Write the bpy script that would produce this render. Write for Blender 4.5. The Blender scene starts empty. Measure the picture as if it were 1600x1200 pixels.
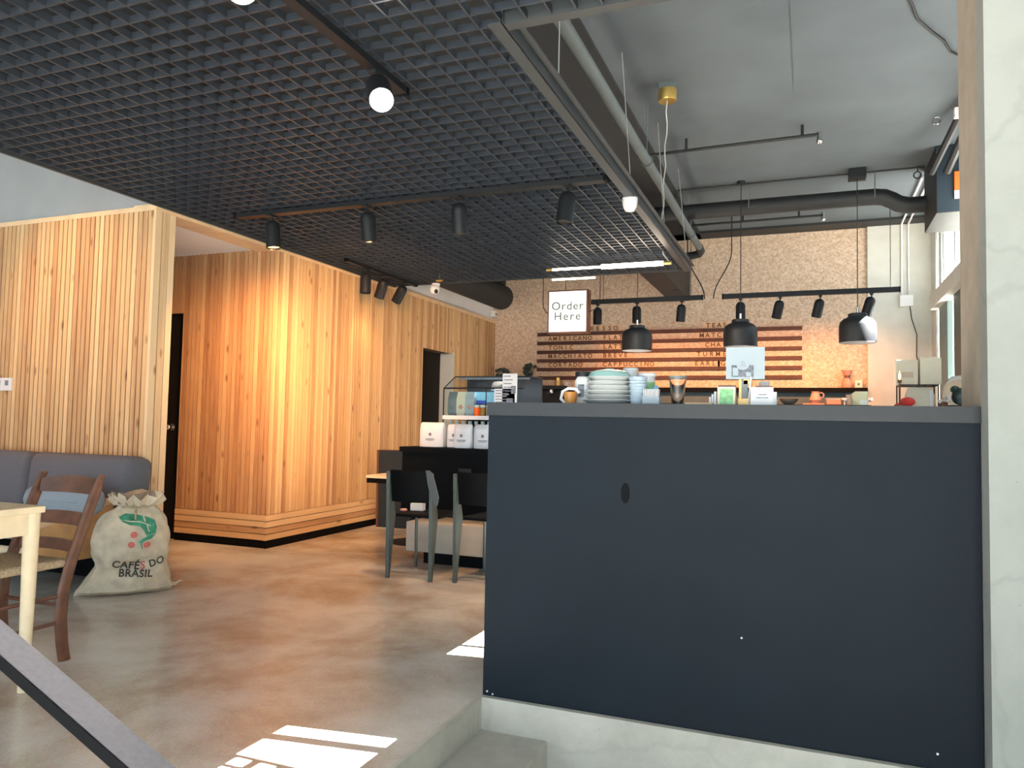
import bpy, bmesh, math, random
from mathutils import Vector, Matrix
random.seed(7)
C = bpy.context.scene.collection
PI = math.pi
def R(d): return math.radians(d)

# ------------------------------------------------------------------ camera, sky, sun, exposure
cam_d = bpy.data.cameras.new('camera'); cam = bpy.data.objects.new('camera', cam_d); C.objects.link(cam)
cam_d.sensor_width = 36; cam_d.lens = 36*1176.83/1600; cam_d.clip_start = .05; cam_d.clip_end = 200
Mr = [[0.9298428573047435, 0.3673962157616628, 0.02030471283618962], [-0.0002743316701803167, 0.055874493305349396, -0.9984377625771198], [-0.36795677118580816, 0.9283846517698793, 0.05205528692298868]]
mw = Matrix(((Mr[0][0], -Mr[1][0], -Mr[2][0], 0), (Mr[0][1], -Mr[1][1], -Mr[2][1], 0), (Mr[0][2], -Mr[1][2], -Mr[2][2], 1.13), (0, 0, 0, 1)))
cam.matrix_world = mw
bpy.context.scene.camera = cam

world = bpy.data.worlds.new('sky'); bpy.context.scene.world = world; world.use_nodes = True
bg = world.node_tree.nodes['Background']; bg.inputs[0].default_value = (.70, .87, 1, 1); bg.inputs[1].default_value = 2.3

sun_d = bpy.data.lights.new('sun', 'SUN'); sun = bpy.data.objects.new('sun', sun_d); C.objects.link(sun)
sun_d.energy = 80; sun_d.angle = R(.12); sun_d.color = (1, .95, .88)
sun.rotation_euler = Vector((-.989, -.148, -1.0)).to_track_quat('-Z', 'Y').to_euler()
sun.location = (8, 3, 9)

vs = bpy.context.scene.view_settings
vs.view_transform = 'Standard'; vs.look = 'None'; vs.gamma = 1; vs.use_curve_mapping = False; vs.exposure = 0.85

# ------------------------------------------------------------------ materials
def nt(m): return m.node_tree.nodes, m.node_tree.links
def mat(name, col, rough=.6, metal=0, emit=None, es=0, spec=None, noise=0, nscale=20, bump=0, bscale=60, trans=0, ior=1.45, alpha=1):
    m = bpy.data.materials.new(name); m.use_nodes = True; N, L = nt(m)
    b = N['Principled BSDF']; b.inputs['Base Color'].default_value = (*col, 1); b.inputs['Roughness'].default_value = rough
    b.inputs['Metallic'].default_value = metal
    if spec is not None: b.inputs['Specular IOR Level'].default_value = spec
    if trans: b.inputs['Transmission Weight'].default_value = trans; b.inputs['IOR'].default_value = ior
    if alpha < 1: b.inputs['Alpha'].default_value = alpha
    if emit: b.inputs['Emission Color'].default_value = (*emit, 1); b.inputs['Emission Strength'].default_value = es
    tc = N.new('ShaderNodeTexCoord')
    if noise:
        n = N.new('ShaderNodeTexNoise'); n.inputs['Scale'].default_value = nscale; n.inputs['Detail'].default_value = 6
        L.new(tc.outputs['Object'], n.inputs['Vector'])
        r = N.new('ShaderNodeValToRGB')
        r.color_ramp.elements[0].position = .3; r.color_ramp.elements[1].position = .7
        r.color_ramp.elements[0].color = (*[max(0, c*(1-noise)) for c in col], 1); r.color_ramp.elements[1].color = (*[min(1, c*(1+noise)) for c in col], 1)
        L.new(n.outputs['Fac'], r.inputs['Fac']); L.new(r.outputs['Color'], b.inputs['Base Color'])
    if bump:
        n2 = N.new('ShaderNodeTexNoise'); n2.inputs['Scale'].default_value = bscale; n2.inputs['Detail'].default_value = 4
        L.new(tc.outputs['Object'], n2.inputs['Vector'])
        bp = N.new('ShaderNodeBump'); bp.inputs['Strength'].default_value = bump; bp.inputs['Distance'].default_value = .01
        L.new(n2.outputs['Fac'], bp.inputs['Height']); L.new(bp.outputs['Normal'], b.inputs['Normal'])
    return m

def math_n(N, L, op, a, b=None):
    n = N.new('ShaderNodeMath'); n.operation = op
    for i, v in enumerate((a, b)):
        if v is None: continue
        if isinstance(v, (int, float)): n.inputs[i].default_value = v
        else: L.new(v, n.inputs[i])
    return n.outputs[0]

def slat_mat(name, axis, pitch, cols, off=0):
    """timber battens: one tone per batten plus stretched grain and knots; axis = running direction of the row"""
    m = bpy.data.materials.new(name); m.use_nodes = True; N, L = nt(m); b = N['Principled BSDF']
    tc = N.new('ShaderNodeTexCoord'); sx = N.new('ShaderNodeSeparateXYZ'); L.new(tc.outputs['Object'], sx.inputs[0])
    v = sx.outputs[axis]
    idx = math_n(N, L, 'FLOOR', math_n(N, L, 'DIVIDE', math_n(N, L, 'SUBTRACT', v, off), pitch))
    wn = N.new('ShaderNodeTexWhiteNoise'); wn.noise_dimensions = '1D'; L.new(idx, wn.inputs['W'])
    mp = N.new('ShaderNodeMapping'); L.new(tc.outputs['Object'], mp.inputs[0])
    mp.inputs['Scale'].default_value = (40, 40, 2.2) if axis < 2 else (2.2, 2.2, 40)
    n = N.new('ShaderNodeTexNoise'); n.inputs['Scale'].default_value = 1; n.inputs['Detail'].default_value = 5; L.new(mp.outputs[0], n.inputs['Vector'])
    f = math_n(N, L, 'ADD', math_n(N, L, 'MULTIPLY', wn.outputs['Value'], .55), math_n(N, L, 'MULTIPLY', n.outputs['Fac'], .5))
    r = N.new('ShaderNodeValToRGB'); e = r.color_ramp.elements
    e[0].position = .2; e[0].color = (*cols[0], 1); e[1].position = .85; e[1].color = (*cols[2], 1)
    k = e.new(.5); k.color = (*cols[1], 1)
    L.new(f, r.inputs['Fac'])
    # knots
    mk = N.new('ShaderNodeMapping'); L.new(tc.outputs['Object'], mk.inputs[0]); mk.inputs['Scale'].default_value = (9, 9, 3.2) if axis < 2 else (3, 3, 9)
    vo = N.new('ShaderNodeTexVoronoi'); vo.inputs['Scale'].default_value = 1; L.new(mk.outputs[0], vo.inputs['Vector'])
    kr = N.new('ShaderNodeValToRGB'); kr.color_ramp.elements[0].position = .05; kr.color_ramp.elements[0].color = (1, 1, 1, 1)
    kr.color_ramp.elements[1].position = .16; kr.color_ramp.elements[1].color = (0, 0, 0, 1); L.new(vo.outputs['Distance'], kr.inputs['Fac'])
    mx = N.new('ShaderNodeMix'); mx.data_type = 'RGBA'; L.new(math_n(N, L, 'MULTIPLY', kr.outputs['Color'], .75), mx.inputs['Factor'])
    L.new(r.outputs['Color'], mx.inputs['A']); mx.inputs['B'].default_value = (.16, .06, .02, 1)
    L.new(mx.outputs['Result'], b.inputs['Base Color']); b.inputs['Roughness'].default_value = .6
    return m

def floor_mat():
    m = bpy.data.materials.new('polished_concrete'); m.use_nodes = True; N, L = nt(m); b = N['Principled BSDF']
    tc = N.new('ShaderNodeTexCoord')
    n1 = N.new('ShaderNodeTexNoise'); n1.inputs['Scale'].default_value = 1.3; n1.inputs['Detail'].default_value = 10; n1.inputs['Roughness'].default_value = .62; n1.inputs['Distortion'].default_value = .25
    L.new(tc.outputs['Object'], n1.inputs['Vector'])
    r = N.new('ShaderNodeValToRGB'); e = r.color_ramp.elements
    e[0].position = .30; e[0].color = (.32, .245, .185, 1); e[1].position = .70; e[1].color = (.74, .74, .71, 1)
    k = e.new(.43); k.color = (.49, .41, .335, 1); k = e.new(.54); k.color = (.61, .57, .52, 1)
    L.new(n1.outputs['Fac'], r.inputs['Fac'])
    n2 = N.new('ShaderNodeTexNoise'); n2.inputs['Scale'].default_value = 120; n2.inputs['Detail'].default_value = 3; L.new(tc.outputs['Object'], n2.inputs['Vector'])
    mx = N.new('ShaderNodeMix'); mx.data_type = 'RGBA'; mx.blend_type = 'OVERLAY'; mx.inputs['Factor'].default_value = .4
    L.new(r.outputs['Color'], mx.inputs['A']); L.new(n2.outputs['Color'], mx.inputs['B'])
    hs = N.new('ShaderNodeHueSaturation'); hs.inputs['Saturation'].default_value = .95; L.new(mx.outputs['Result'], hs.inputs['Color'])
    L.new(hs.outputs['Color'], b.inputs['Base Color'])
    n3 = N.new('ShaderNodeTexNoise'); n3.inputs['Scale'].default_value = 3; n3.inputs['Detail'].default_value = 5; L.new(tc.outputs['Object'], n3.inputs['Vector'])
    rr = N.new('ShaderNodeMapRange'); rr.inputs['To Min'].default_value = .13; rr.inputs['To Max'].default_value = .30; L.new(n3.outputs['Fac'], rr.inputs['Value'])
    L.new(rr.outputs[0], b.inputs['Roughness'])
    b.inputs['Specular IOR Level'].default_value = .6
    return m

def concrete_mat(name, base, dark, crack=True):
    m = bpy.data.materials.new(name); m.use_nodes = True; N, L = nt(m); b = N['Principled BSDF']
    tc = N.new('ShaderNodeTexCoord')
    n1 = N.new('ShaderNodeTexNoise'); n1.inputs['Scale'].default_value = 2.2; n1.inputs['Detail'].default_value = 10; n1.inputs['Roughness'].default_value = .7
    L.new(tc.outputs['Object'], n1.inputs['Vector'])
    r = N.new('ShaderNodeValToRGB'); e = r.color_ramp.elements; e[0].position = .32; e[0].color = (*dark, 1); e[1].position = .62; e[1].color = (*base, 1)
    L.new(n1.outputs['Fac'], r.inputs['Fac'])
    vo = N.new('ShaderNodeTexVoronoi'); vo.inputs['Scale'].default_value = 14; L.new(tc.outputs['Object'], vo.inputs['Vector'])
    pr = N.new('ShaderNodeValToRGB'); pr.color_ramp.elements[0].position = .03; pr.color_ramp.elements[0].color = (1, 1, 1, 1)
    pr.color_ramp.elements[1].position = .07; pr.color_ramp.elements[1].color = (0, 0, 0, 1); L.new(vo.outputs['Distance'], pr.inputs['Fac'])
    fac = math_n(N, L, 'MULTIPLY', pr.outputs['Color'], .3)
    if crack:
        ds = N.new('ShaderNodeTexNoise'); ds.inputs['Scale'].default_value = 7; ds.inputs['Detail'].default_value = 6; L.new(tc.outputs['Object'], ds.inputs['Vector'])
        va = N.new('ShaderNodeVectorMath'); va.operation = 'MULTIPLY_ADD'; L.new(ds.outputs['Color'], va.inputs[0]); va.inputs[1].default_value = (.16,)*3; L.new(tc.outputs['Object'], va.inputs[2])
        v2 = N.new('ShaderNodeTexVoronoi'); v2.feature = 'DISTANCE_TO_EDGE'; v2.inputs['Scale'].default_value = 1.3; L.new(va.outputs[0], v2.inputs['Vector'])
        cr = N.new('ShaderNodeValToRGB'); cr.color_ramp.elements[0].position = .004; cr.color_ramp.elements[0].color = (1, 1, 1, 1)
        cr.color_ramp.elements[1].position = .02; cr.color_ramp.elements[1].color = (0, 0, 0, 1); L.new(v2.outputs['Distance'], cr.inputs['Fac'])
        fac = math_n(N, L, 'ADD', fac, math_n(N, L, 'MULTIPLY', cr.outputs['Color'], .13))
    mx = N.new('ShaderNodeMix'); mx.data_type = 'RGBA'; L.new(fac, mx.inputs['Factor'])
    L.new(r.outputs['Color'], mx.inputs['A']); mx.inputs['B'].default_value = (*[c*.35 for c in base], 1)
    L.new(mx.outputs['Result'], b.inputs['Base Color']); b.inputs['Roughness'].default_value = .75
    bp = N.new('ShaderNodeBump'); bp.inputs['Strength'].default_value = .15; bp.inputs['Distance'].default_value = .01; L.new(n1.outputs['Fac'], bp.inputs['Height']); L.new(bp.outputs['Normal'], b.inputs['Normal'])
    return m

def cork_mat():
    m = bpy.data.materials.new('strand_board'); m.use_nodes = True; N, L = nt(m); b = N['Principled BSDF']
    tc = N.new('ShaderNodeTexCoord')
    vo = N.new('ShaderNodeTexVoronoi'); vo.inputs['Scale'].default_value = 45; vo.inputs['Randomness'].default_value = 1; L.new(tc.outputs['Object'], vo.inputs['Vector'])
    n = N.new('ShaderNodeTexNoise'); n.inputs['Scale'].default_value = 24; n.inputs['Detail'].default_value = 8; n.inputs['Roughness'].default_value = .8; L.new(tc.outputs['Object'], n.inputs['Vector'])
    sp = N.new('ShaderNodeSeparateColor'); L.new(vo.outputs['Color'], sp.inputs[0])
    f = math_n(N, L, 'ADD', math_n(N, L, 'MULTIPLY', sp.outputs[0], .3), math_n(N, L, 'MULTIPLY', n.outputs['Fac'], .75))
    r = N.new('ShaderNodeValToRGB'); e = r.color_ramp.elements; e[0].position = .22; e[0].color = (.42, .28, .19, 1); e[1].position = .85; e[1].color = (.85, .72, .58, 1)
    k = e.new(.5); k.color = (.62, .46, .33, 1); L.new(f, r.inputs['Fac']); L.new(r.outputs['Color'], b.inputs['Base Color']); b.inputs['Roughness'].default_value = .8
    return m

def burlap_mat():
    m = mat('burlap', (.68, .58, .43), .95, noise=.18, nscale=14); N, L = nt(m); b = N['Principled BSDF']
    tc = N.new('ShaderNodeTexCoord'); w1 = N.new('ShaderNodeTexWave'); w1.inputs['Scale'].default_value = 90; w1.bands_direction = 'Z'; L.new(tc.outputs['Object'], w1.inputs['Vector'])
    w2 = N.new('ShaderNodeTexWave'); w2.inputs['Scale'].default_value = 90; w2.bands_direction = 'DIAGONAL'; L.new(tc.outputs['Object'], w2.inputs['Vector'])
    a = math_n(N, L, 'ADD', w1.outputs['Fac'], w2.outputs['Fac'])
    bp = N.new('ShaderNodeBump'); bp.inputs['Strength'].default_value = .5; bp.inputs['Distance'].default_value = .003; L.new(a, bp.inputs['Height']); L.new(bp.outputs['Normal'], b.inputs['Normal'])
    return m

def panel_mat():
    """satin charcoal paint with a rubbed oval scuff"""
    m = mat('charcoal_paint', (.005, .0105, .018), .6, spec=.2, noise=.12, nscale=3); return m

M = {}
WOODC = [(.40, .21, .10), (.62, .39, .19), (.74, .52, .29)]
M['slat_y'] = slat_mat('battens_along_depth', 1, .048, WOODC, 5.357)
M['slat_x'] = slat_mat('battens_along_width', 0, .048, WOODC, -7)
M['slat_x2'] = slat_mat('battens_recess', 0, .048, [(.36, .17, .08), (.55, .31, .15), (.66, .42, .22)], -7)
M['slat_z'] = slat_mat('base_boards', 2, .0555, WOODC, .067)
M['slat_end_lit'] = slat_mat('batten_end_lit', 1, .058, [(.55, .36, .19), (.70, .50, .29), (.78, .58, .36)], 4.03)  # end face tones paler: strong light put into the colour
M['batten_gap'] = mat('batten_backing', (.10, .05, .025), .9)
M['trimwood'] = mat('pale_pine_trim', (.70, .50, .30), .6, noise=.12, nscale=9)
M['floor'] = floor_mat()
M['conc'] = concrete_mat('column_concrete', (.35, .37, .35), (.29, .31, .29))
M['conc2'] = concrete_mat('step_concrete', (.50, .49, .44), (.36, .35, .31))
M['cork'] = cork_mat()
M['ceil'] = mat('ceiling_concrete', (.10, .122, .138), .85, noise=.12, nscale=1.6, bump=.1)
M['ceildark'] = mat('dark_ceiling_and_shade', (.022, .024, .027), .9, noise=.1, nscale=2)  # also puts shade into the upper wall and screen above the louvre
M['gyp'] = mat('white_gypsum', (.78, .79, .80), .9, noise=.03, nscale=4)
M['gypL'] = mat('grey_gypsum', (.32, .34, .35), .9, noise=.05, nscale=4)
M['tan'] = mat('tan_plaster', (.42, .37, .30), .9, noise=.1, nscale=10)
M['pil'] = mat('pale_plaster', (.62, .62, .56), .85, noise=.05, nscale=6)
M['grid'] = mat('charcoal_louvre', (.024, .031, .042), .38, noise=.15, nscale=30)
M['fascia'] = mat('charcoal_fascia', (.035, .042, .046), .45, noise=.1, nscale=12)
M['black'] = mat('matte_black_metal', (.010, .012, .015), .5, spec=.3)
M['shade'] = mat('anthracite_shade', (.016, .020, .025), .5)
M['blacks'] = mat('black_laminate', (.0025, .003, .004), .6, spec=.1)
M['panel'] = panel_mat()
M['panelcap'] = mat('charcoal_cap', (.007, .010, .014), .5, noise=.2, nscale=30)
M['rail'] = mat('handrail_steel', (.12, .12, .15), .5, noise=.1, nscale=120)
M['pipe'] = mat('painted_pipe', (.11, .135, .138), .6, noise=.08, nscale=20)
M['duct'] = mat('painted_duct', (.014, .016, .018), .6, noise=.1, nscale=8)
M['white'] = mat('white_plastic', (.8, .8, .8), .4)
M['whitep'] = mat('white_enamel', (.72, .72, .74), .5)
M['brass'] = mat('brass', (.75, .52, .16), .3, metal=.85)
M['steel'] = mat('steel', (.6, .6, .6), .25, metal=1)
M['cable'] = mat('black_cable', (.01, .01, .01), .6)
M['wire'] = mat('steel_wire', (.55, .57, .55), .4, metal=.3)
M['lens_off'] = mat('lamp_glass', (.03, .025, .02), .4)
M['lens_warm'] = mat('warm_lamp_glow', (1, .8, .4), .5, emit=(1, .52, .12), es=4)
M['lens_white'] = mat('white_lamp_glow', (1, 1, 1), .5, emit=(1, .9, .82), es=60)
M['reflector'] = mat('lamp_reflector', (.9, .7, .3), .3, emit=(1, .5, .1), es=1.2)
M['tube'] = mat('tube_glow', (1, 1, 1), .5, emit=(1, .82, .62), es=14)
M['signface'] = mat('sign_face', (.95, .95, .92), .5, emit=(1, 1, .96), es=.62)
M['signtext'] = mat('sign_lettering', (.12, .14, .12), .6)
M['menurail'] = mat('walnut_rail', (.07, .020, .012), .6, noise=.3, nscale=12)
M['letters'] = mat('menu_lettering', (.12, .06, .03), .7)
M['tile'] = mat('menu_tile', (.72, .48, .30), .7, noise=.1, nscale=30)
M['fabric'] = mat('slate_fabric', (.12, .125, .145), .95, noise=.15, nscale=180, bump=.3, bscale=300)
M['fabric2'] = mat('blue_grey_cushion', (.28, .32, .37), .95, noise=.12, nscale=180, bump=.3, bscale=300)
M['pine'] = mat('pale_ash', (.74, .60, .40), .5, noise=.08, nscale=14)
M['orangewood'] = mat('honey_wood', (.62, .35, .15), .5, noise=.15, nscale=10)
M['brown'] = mat('walnut_stain', (.14, .055, .03), .42, noise=.3, nscale=16)
M['rush'] = mat('woven_rush', (.50, .38, .24), .9, noise=.3, nscale=90, bump=.6, bscale=120)
M['burlap'] = burlap_mat()
M['rope'] = mat('jute_rope', (.40, .32, .20), .95, noise=.3, nscale=60)
M['leaf'] = mat('printed_green', (.05, .26, .15), .9, noise=.4, nscale=30)
M['berry'] = mat('printed_red', (.62, .16, .13), .9, noise=.2, nscale=40)
M['ink'] = mat('printed_black', (.06, .055, .045), .9, noise=.4, nscale=60)
M['door'] = mat('black_door', (.008, .006, .005), .7, spec=.2)
M['paper'] = mat('white_paper', (.42, .49, .54), .8, noise=.03, nscale=9)
M['bag'] = mat('white_bag', (.66, .70, .76), .55, noise=.06, nscale=12, bump=.5, bscale=14)
M['glass'] = mat('clear_glass', (.95, .98, .98), .03, trans=1, ior=1.25)
M['paneglass'] = mat('window_glass', (.9, .97, .95), .02, trans=1, ior=1.01)
M['frost'] = mat('clear_plastic', (.88, .91, .91), .2, trans=.3, ior=1.2)
M['teal'] = mat('teal_glass', (.45, .74, .70), .2, trans=.4, ior=1.2)
M['cupblue'] = mat('pale_blue_plastic', (.52, .64, .74), .35, trans=.2)
M['green'] = mat('green_card', (.30, .62, .30), .7, noise=.3, nscale=50)
M['cream'] = mat('cream_card', (.76, .71, .56), .8, noise=.05, nscale=10)
M['red'] = mat('red_plastic', (.75, .05, .04), .5)
M['orange'] = mat('orange_plastic', (.7, .10, .01), .5, emit=(1, .12, .01), es=.25)
M['blue'] = mat('blue_card', (.05, .10, .55), .6)
M['lblue'] = mat('light_blue_card', (.30, .62, .85), .6, noise=.1, nscale=40)
M['salmon'] = mat('terracotta', (.62, .30, .22), .6)
M['grey'] = mat('grey_plastic', (.20, .23, .24), .5)
M['slateb'] = mat('backsplash_slate', (.08, .12, .14), .5, noise=.1, nscale=8)
M['boardbl'] = mat('ink_blue_board', (.009, .022, .034), .5, noise=.2, nscale=4)
M['plinth'] = mat('plinth_beige', (.42, .38, .32), .8, noise=.08, nscale=8)
M['legmetal'] = mat('grey_green_steel', (.085, .105, .10), .35, metal=.3, noise=.1, nscale=40)
M['winframe'] = mat('window_frame', (.55, .60, .60), .5)
M['wingreen'] = mat('dark_green_frame', (.02, .05, .04), .5)
M['sashgreen'] = mat('grey_green_sash', (.10, .15, .14), .4)
M['printed'] = mat('faint_print', (.62, .50, .38), .8)
M['strip'] = mat('added_strip_glow', (.12, .12, .12), .5, emit=(.85, .93, 1), es=.06)
M['cloth'] = mat('charcoal_cloth', (.07, .085, .09), .9)
M['ground'] = mat('pavement', (.30, .30, .29), .9, noise=.1, nscale=1)
M['lavender'] = mat('lilac_label', (.55, .48, .60), .6)
M['print'] = mat('printed_grey', (.19, .20, .24), .8, noise=.6, nscale=60)
M['brownglass'] = mat('amber_contents', (.55, .22, .04), .4)
M['gold'] = mat('gold_tin', (.62, .40, .15), .35, metal=.4)
M['flame'] = mat('candle_flame', (1, .6, .3), .5, emit=(1, .5, .2), es=3)

# ------------------------------------------------------------------ mesh builder
class MB:
    def __init__(s): s.bm = bmesh.new()
    def box(s, x0, x1, y0, y1, z0, z1, T=None, bev=0):
        tmp = bmesh.new(); bmesh.ops.create_cube(tmp, size=1)
        for v in tmp.verts: v.co = Vector(((x0+x1)/2+v.co.x*(x1-x0), (y0+y1)/2+v.co.y*(y1-y0), (z0+z1)/2+v.co.z*(z1-z0)))
        if bev: bmesh.ops.bevel(tmp, geom=tmp.edges[:], offset=bev, segments=3, affect='EDGES', profile=.5)
        if T: bmesh.ops.transform(tmp, matrix=T, verts=tmp.verts)
        s._merge(tmp); return s
    def _merge(s, tmp):
        me = bpy.data.meshes.new('t'); tmp.to_mesh(me); tmp.free(); s.bm.from_mesh(me); bpy.data.meshes.remove(me)
    def ring(s, pts): return [s.bm.verts.new(p) for p in pts]
    def loft(s, rings, cap=True, closed=True):
        vs_ = [s.ring(r) for r in rings]; n = len(vs_[0])
        for a, b in zip(vs_, vs_[1:]):
            for i in range(n if closed else n-1):
                j = (i+1) % n
                try: s.bm.faces.new((a[i], a[j], b[j], b[i]))
                except ValueError: pass
        if cap:
            for r_ in (vs_[0][::-1], vs_[-1]):
                try: s.bm.faces.new(r_)
                except ValueError: pass
        return s
    def lathe(s, prof, c=(0, 0, 0), n=32, T=None, cap=True):
        rings = []
        for r, z in prof:
            rg = [Vector((c[0]+r*math.cos(2*PI*i/n), c[1]+r*math.sin(2*PI*i/n), c[2]+z)) for i in range(n)]
            if T: rg = [T @ p for p in rg]
            rings.append(rg)
        return s.loft(rings, cap)
    def cyl(s, p0, p1, r0, r1=None, n=16):
        return s.tube([p0, p1], [r0, r0 if r1 is None else r1], n)
    def tube(s, path, r, n=10):
        P_ = [Vector(p) for p in path]; rs = r if isinstance(r, (list, tuple)) else [r]*len(P_)
        rings = []; up = None
        for i, p in enumerate(P_):
            d = (P_[min(i+1, len(P_)-1)]-P_[max(i-1, 0)]).normalized()
            if up is None: up = d.orthogonal().normalized()
            u = (up-d*up.dot(d)).normalized(); w = d.cross(u); up = u
            rings.append([p+(u*math.cos(2*PI*k/n)+w*math.sin(2*PI*k/n))*rs[i] for k in range(n)])
        return s.loft(rings)
    def prism(s, poly, axis, a, b):
        """poly in the two other axes, extruded along axis from a to b"""
        def P3(u, v, t):
            return Vector((t, u, v)) if axis == 0 else Vector((u, t, v)) if axis == 1 else Vector((u, v, t))
        return s.loft([[P3(u, v, a) for u, v in poly], [P3(u, v, b) for u, v in poly]])
    def sphere(s, c, r, sc=(1, 1, 1), n=20):
        tmp = bmesh.new(); bmesh.ops.create_uvsphere(tmp, u_segments=n, v_segments=n//2, radius=r)
        for v in tmp.verts: v.co = Vector((c[0]+v.co.x*sc[0], c[1]+v.co.y*sc[1], c[2]+v.co.z*sc[2]))
        s._merge(tmp); return s
    def torus(s, c, R_, r, T=None, n=28, k=8):
        rings = []
        pts = []
        for i in range(n+1):
            a = 2*PI*i/n; p = Vector((math.cos(a)*R_, 0, math.sin(a)*R_))
            if T: p = T @ p
            pts.append(p+Vector(c))
        return s.tube(pts, r, k)
    def xform(s, T): bmesh.ops.transform(s.bm, matrix=T, verts=s.bm.verts); return s
    def build(s, name, m, parent=None, smooth=False, loc=None):
        bmesh.ops.recalc_face_normals(s.bm, faces=s.bm.faces)
        me = bpy.data.meshes.new(name); s.bm.to_mesh(me); s.bm.free()
        if smooth:
            for p in me.polygons: p.use_smooth = True
            try: me.set_sharp_from_angle(angle=R(38))
            except Exception: pass
        o = bpy.data.objects.new(name, me); C.objects.link(o); me.materials.append(M[m] if isinstance(m, str) else m)
        if parent: o.parent = parent
        if loc: o.location = loc
        return o

def thing(name, label, cat, loc=(0, 0, 0), rz=0, group=None):
    o = bpy.data.objects.new(name, None); C.objects.link(o); o.location = loc; o.rotation_euler = (0, 0, rz); o.empty_display_size = .1
    return tag(o, label, cat, group)
def tag(o, label, cat, group=None):
    o['label'] = label; o['category'] = cat
    if group: o['group'] = group
    return o
def struct(o): o['kind'] = 'structure'; return o
def copy_tree(o, parent=None):
    c = o.copy(); C.objects.link(c); c.parent = parent
    for ch in list(o.children): copy_tree(ch, c)
    return c
def T_(loc=(0, 0, 0), rx=0, ry=0, rz=0):
    return Matrix.Translation(loc) @ Matrix.Rotation(rz, 4, 'Z') @ Matrix.Rotation(ry, 4, 'Y') @ Matrix.Rotation(rx, 4, 'X')

def text_mesh(txt, size, ext=.002, spacing=1.0, align='CENTER', bold=0):
    cu = bpy.data.curves.new('t', 'FONT'); cu.body = txt; cu.size = size; cu.extrude = ext; cu.align_x = align; cu.align_y = 'CENTER'
    cu.space_character = spacing; cu.offset = bold; cu.resolution_u = 3
    o = bpy.data.objects.new('t', cu); C.objects.link(o)
    dg = bpy.context.evaluated_depsgraph_get(); me = bpy.data.meshes.new_from_object(o.evaluated_get(dg))
    bpy.data.objects.remove(o); bpy.data.curves.remove(cu)
    return me
def text_obj(name, txt, size, m, parent, T, **k):
    me = text_mesh(txt, size, **k); me.transform(T)
    o = bpy.data.objects.new(name, me); C.objects.link(o); me.materials.clear(); me.materials.append(M[m]); 
    if parent: o.parent = parent
    return o
FACE = Matrix.Rotation(R(90), 4, 'X')     # text standing up, read from -Y

XW, YB, ZC, ZT = -4.389, 10.344, 3.71, 2.65

# ================================================================== SETTING
# floor of the cafe (one mesh: main slab + slab beyond the pit)
b = MB(); b.box(-7, -1.262, -4, 2.925, -.52, 0); b.box(-7, 1.6, 2.925, 10.6, -.52, 0)
struct(b.build('floor', 'floor'))
b = MB(); b.box(-1.262, 4.5, -4, 2.925, -.62, -.5); struct(b.build('floor_lower', 'conc2'))
# steps going down to the right
b = MB(); b.box(-1.262, -.97, .85, 2.925, -.5, -.125); b.box(-.97, -.68, .85, 2.925, -.5, -.25); b.box(-.68, -.39, .85, 2.925, -.5, -.375)
struct(b.build('trim_1', 'conc2'))
# concrete lining of the pit: nosing and riser wall under the charcoal bar
b = MB(); b.box(-1.275, -1.255, -4, 2.92, -.5, .003); b.box(-1.262, .53, 2.900, 2.926, -.5, .004)
struct(b.build('trim_2', 'conc2'))

# ceilings and upper walls
b = MB(); b.box(-7.2, 1.6, -4, YB+.2, ZC, ZC+.15)
for (x, y0, y1) in ((-.11, 3.6, 5.9),): b.box(x-.004, x+.004, y0, y1, ZC-.004, ZC)
struct(b.build('ceiling', 'ceil'))
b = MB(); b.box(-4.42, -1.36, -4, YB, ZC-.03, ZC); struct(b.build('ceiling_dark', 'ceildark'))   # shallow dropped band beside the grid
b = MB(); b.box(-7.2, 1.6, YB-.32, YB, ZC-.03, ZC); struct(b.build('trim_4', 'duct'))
b = MB(); b.box(-7, XW-.03, 4.12, 4.22, ZT, ZC); struct(b.build('wall_upper_left', 'gypL'))
b = MB(); b.box(-4.60, XW-.03, 7.38, YB, ZT, ZC); struct(b.build('wall_upper', 'gyp'))
b = MB(); b.box(-4.60, XW-.03, 4.22, 7.38, ZT, ZC); struct(b.build('wall_upper_shaded', 'ceildark'))  # white wall coloured dark here so the louvre cells read as shaded
b = MB(); b.box(-7, XW-.03, 4.22, 5.357, 2.635, 2.66); struct(b.build('ceiling_alcove', 'gyp'))
b = MB(); b.box(-7.2, -7, -4, 6, -.5, ZC); struct(b.build('wall_side', 'gypL'))

def battens(mb, axis, a0, a1, c, z0, z1, pitch=.048, w=.038, d=.018, sign=1, origin=None):
    """row of upright battens on the plane coordinate c"""
    o = a0 if origin is None else origin
    k = math.floor((a0-o)/pitch)
    t = o+k*pitch
    while t < a1-.004:
        s0, s1 = max(t+(pitch-w)/2, a0), min(t+(pitch+w)/2, a1)
        if s1-s0 > .006:
            j = random.uniform(-.001, .001)
            if axis == 1: mb.box(c, c+sign*(d+j), s0, s1, z0, z1)
            else: mb.box(s0, s1, c-(d+j), c, z0, z1)
        t += pitch
    return mb

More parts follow.
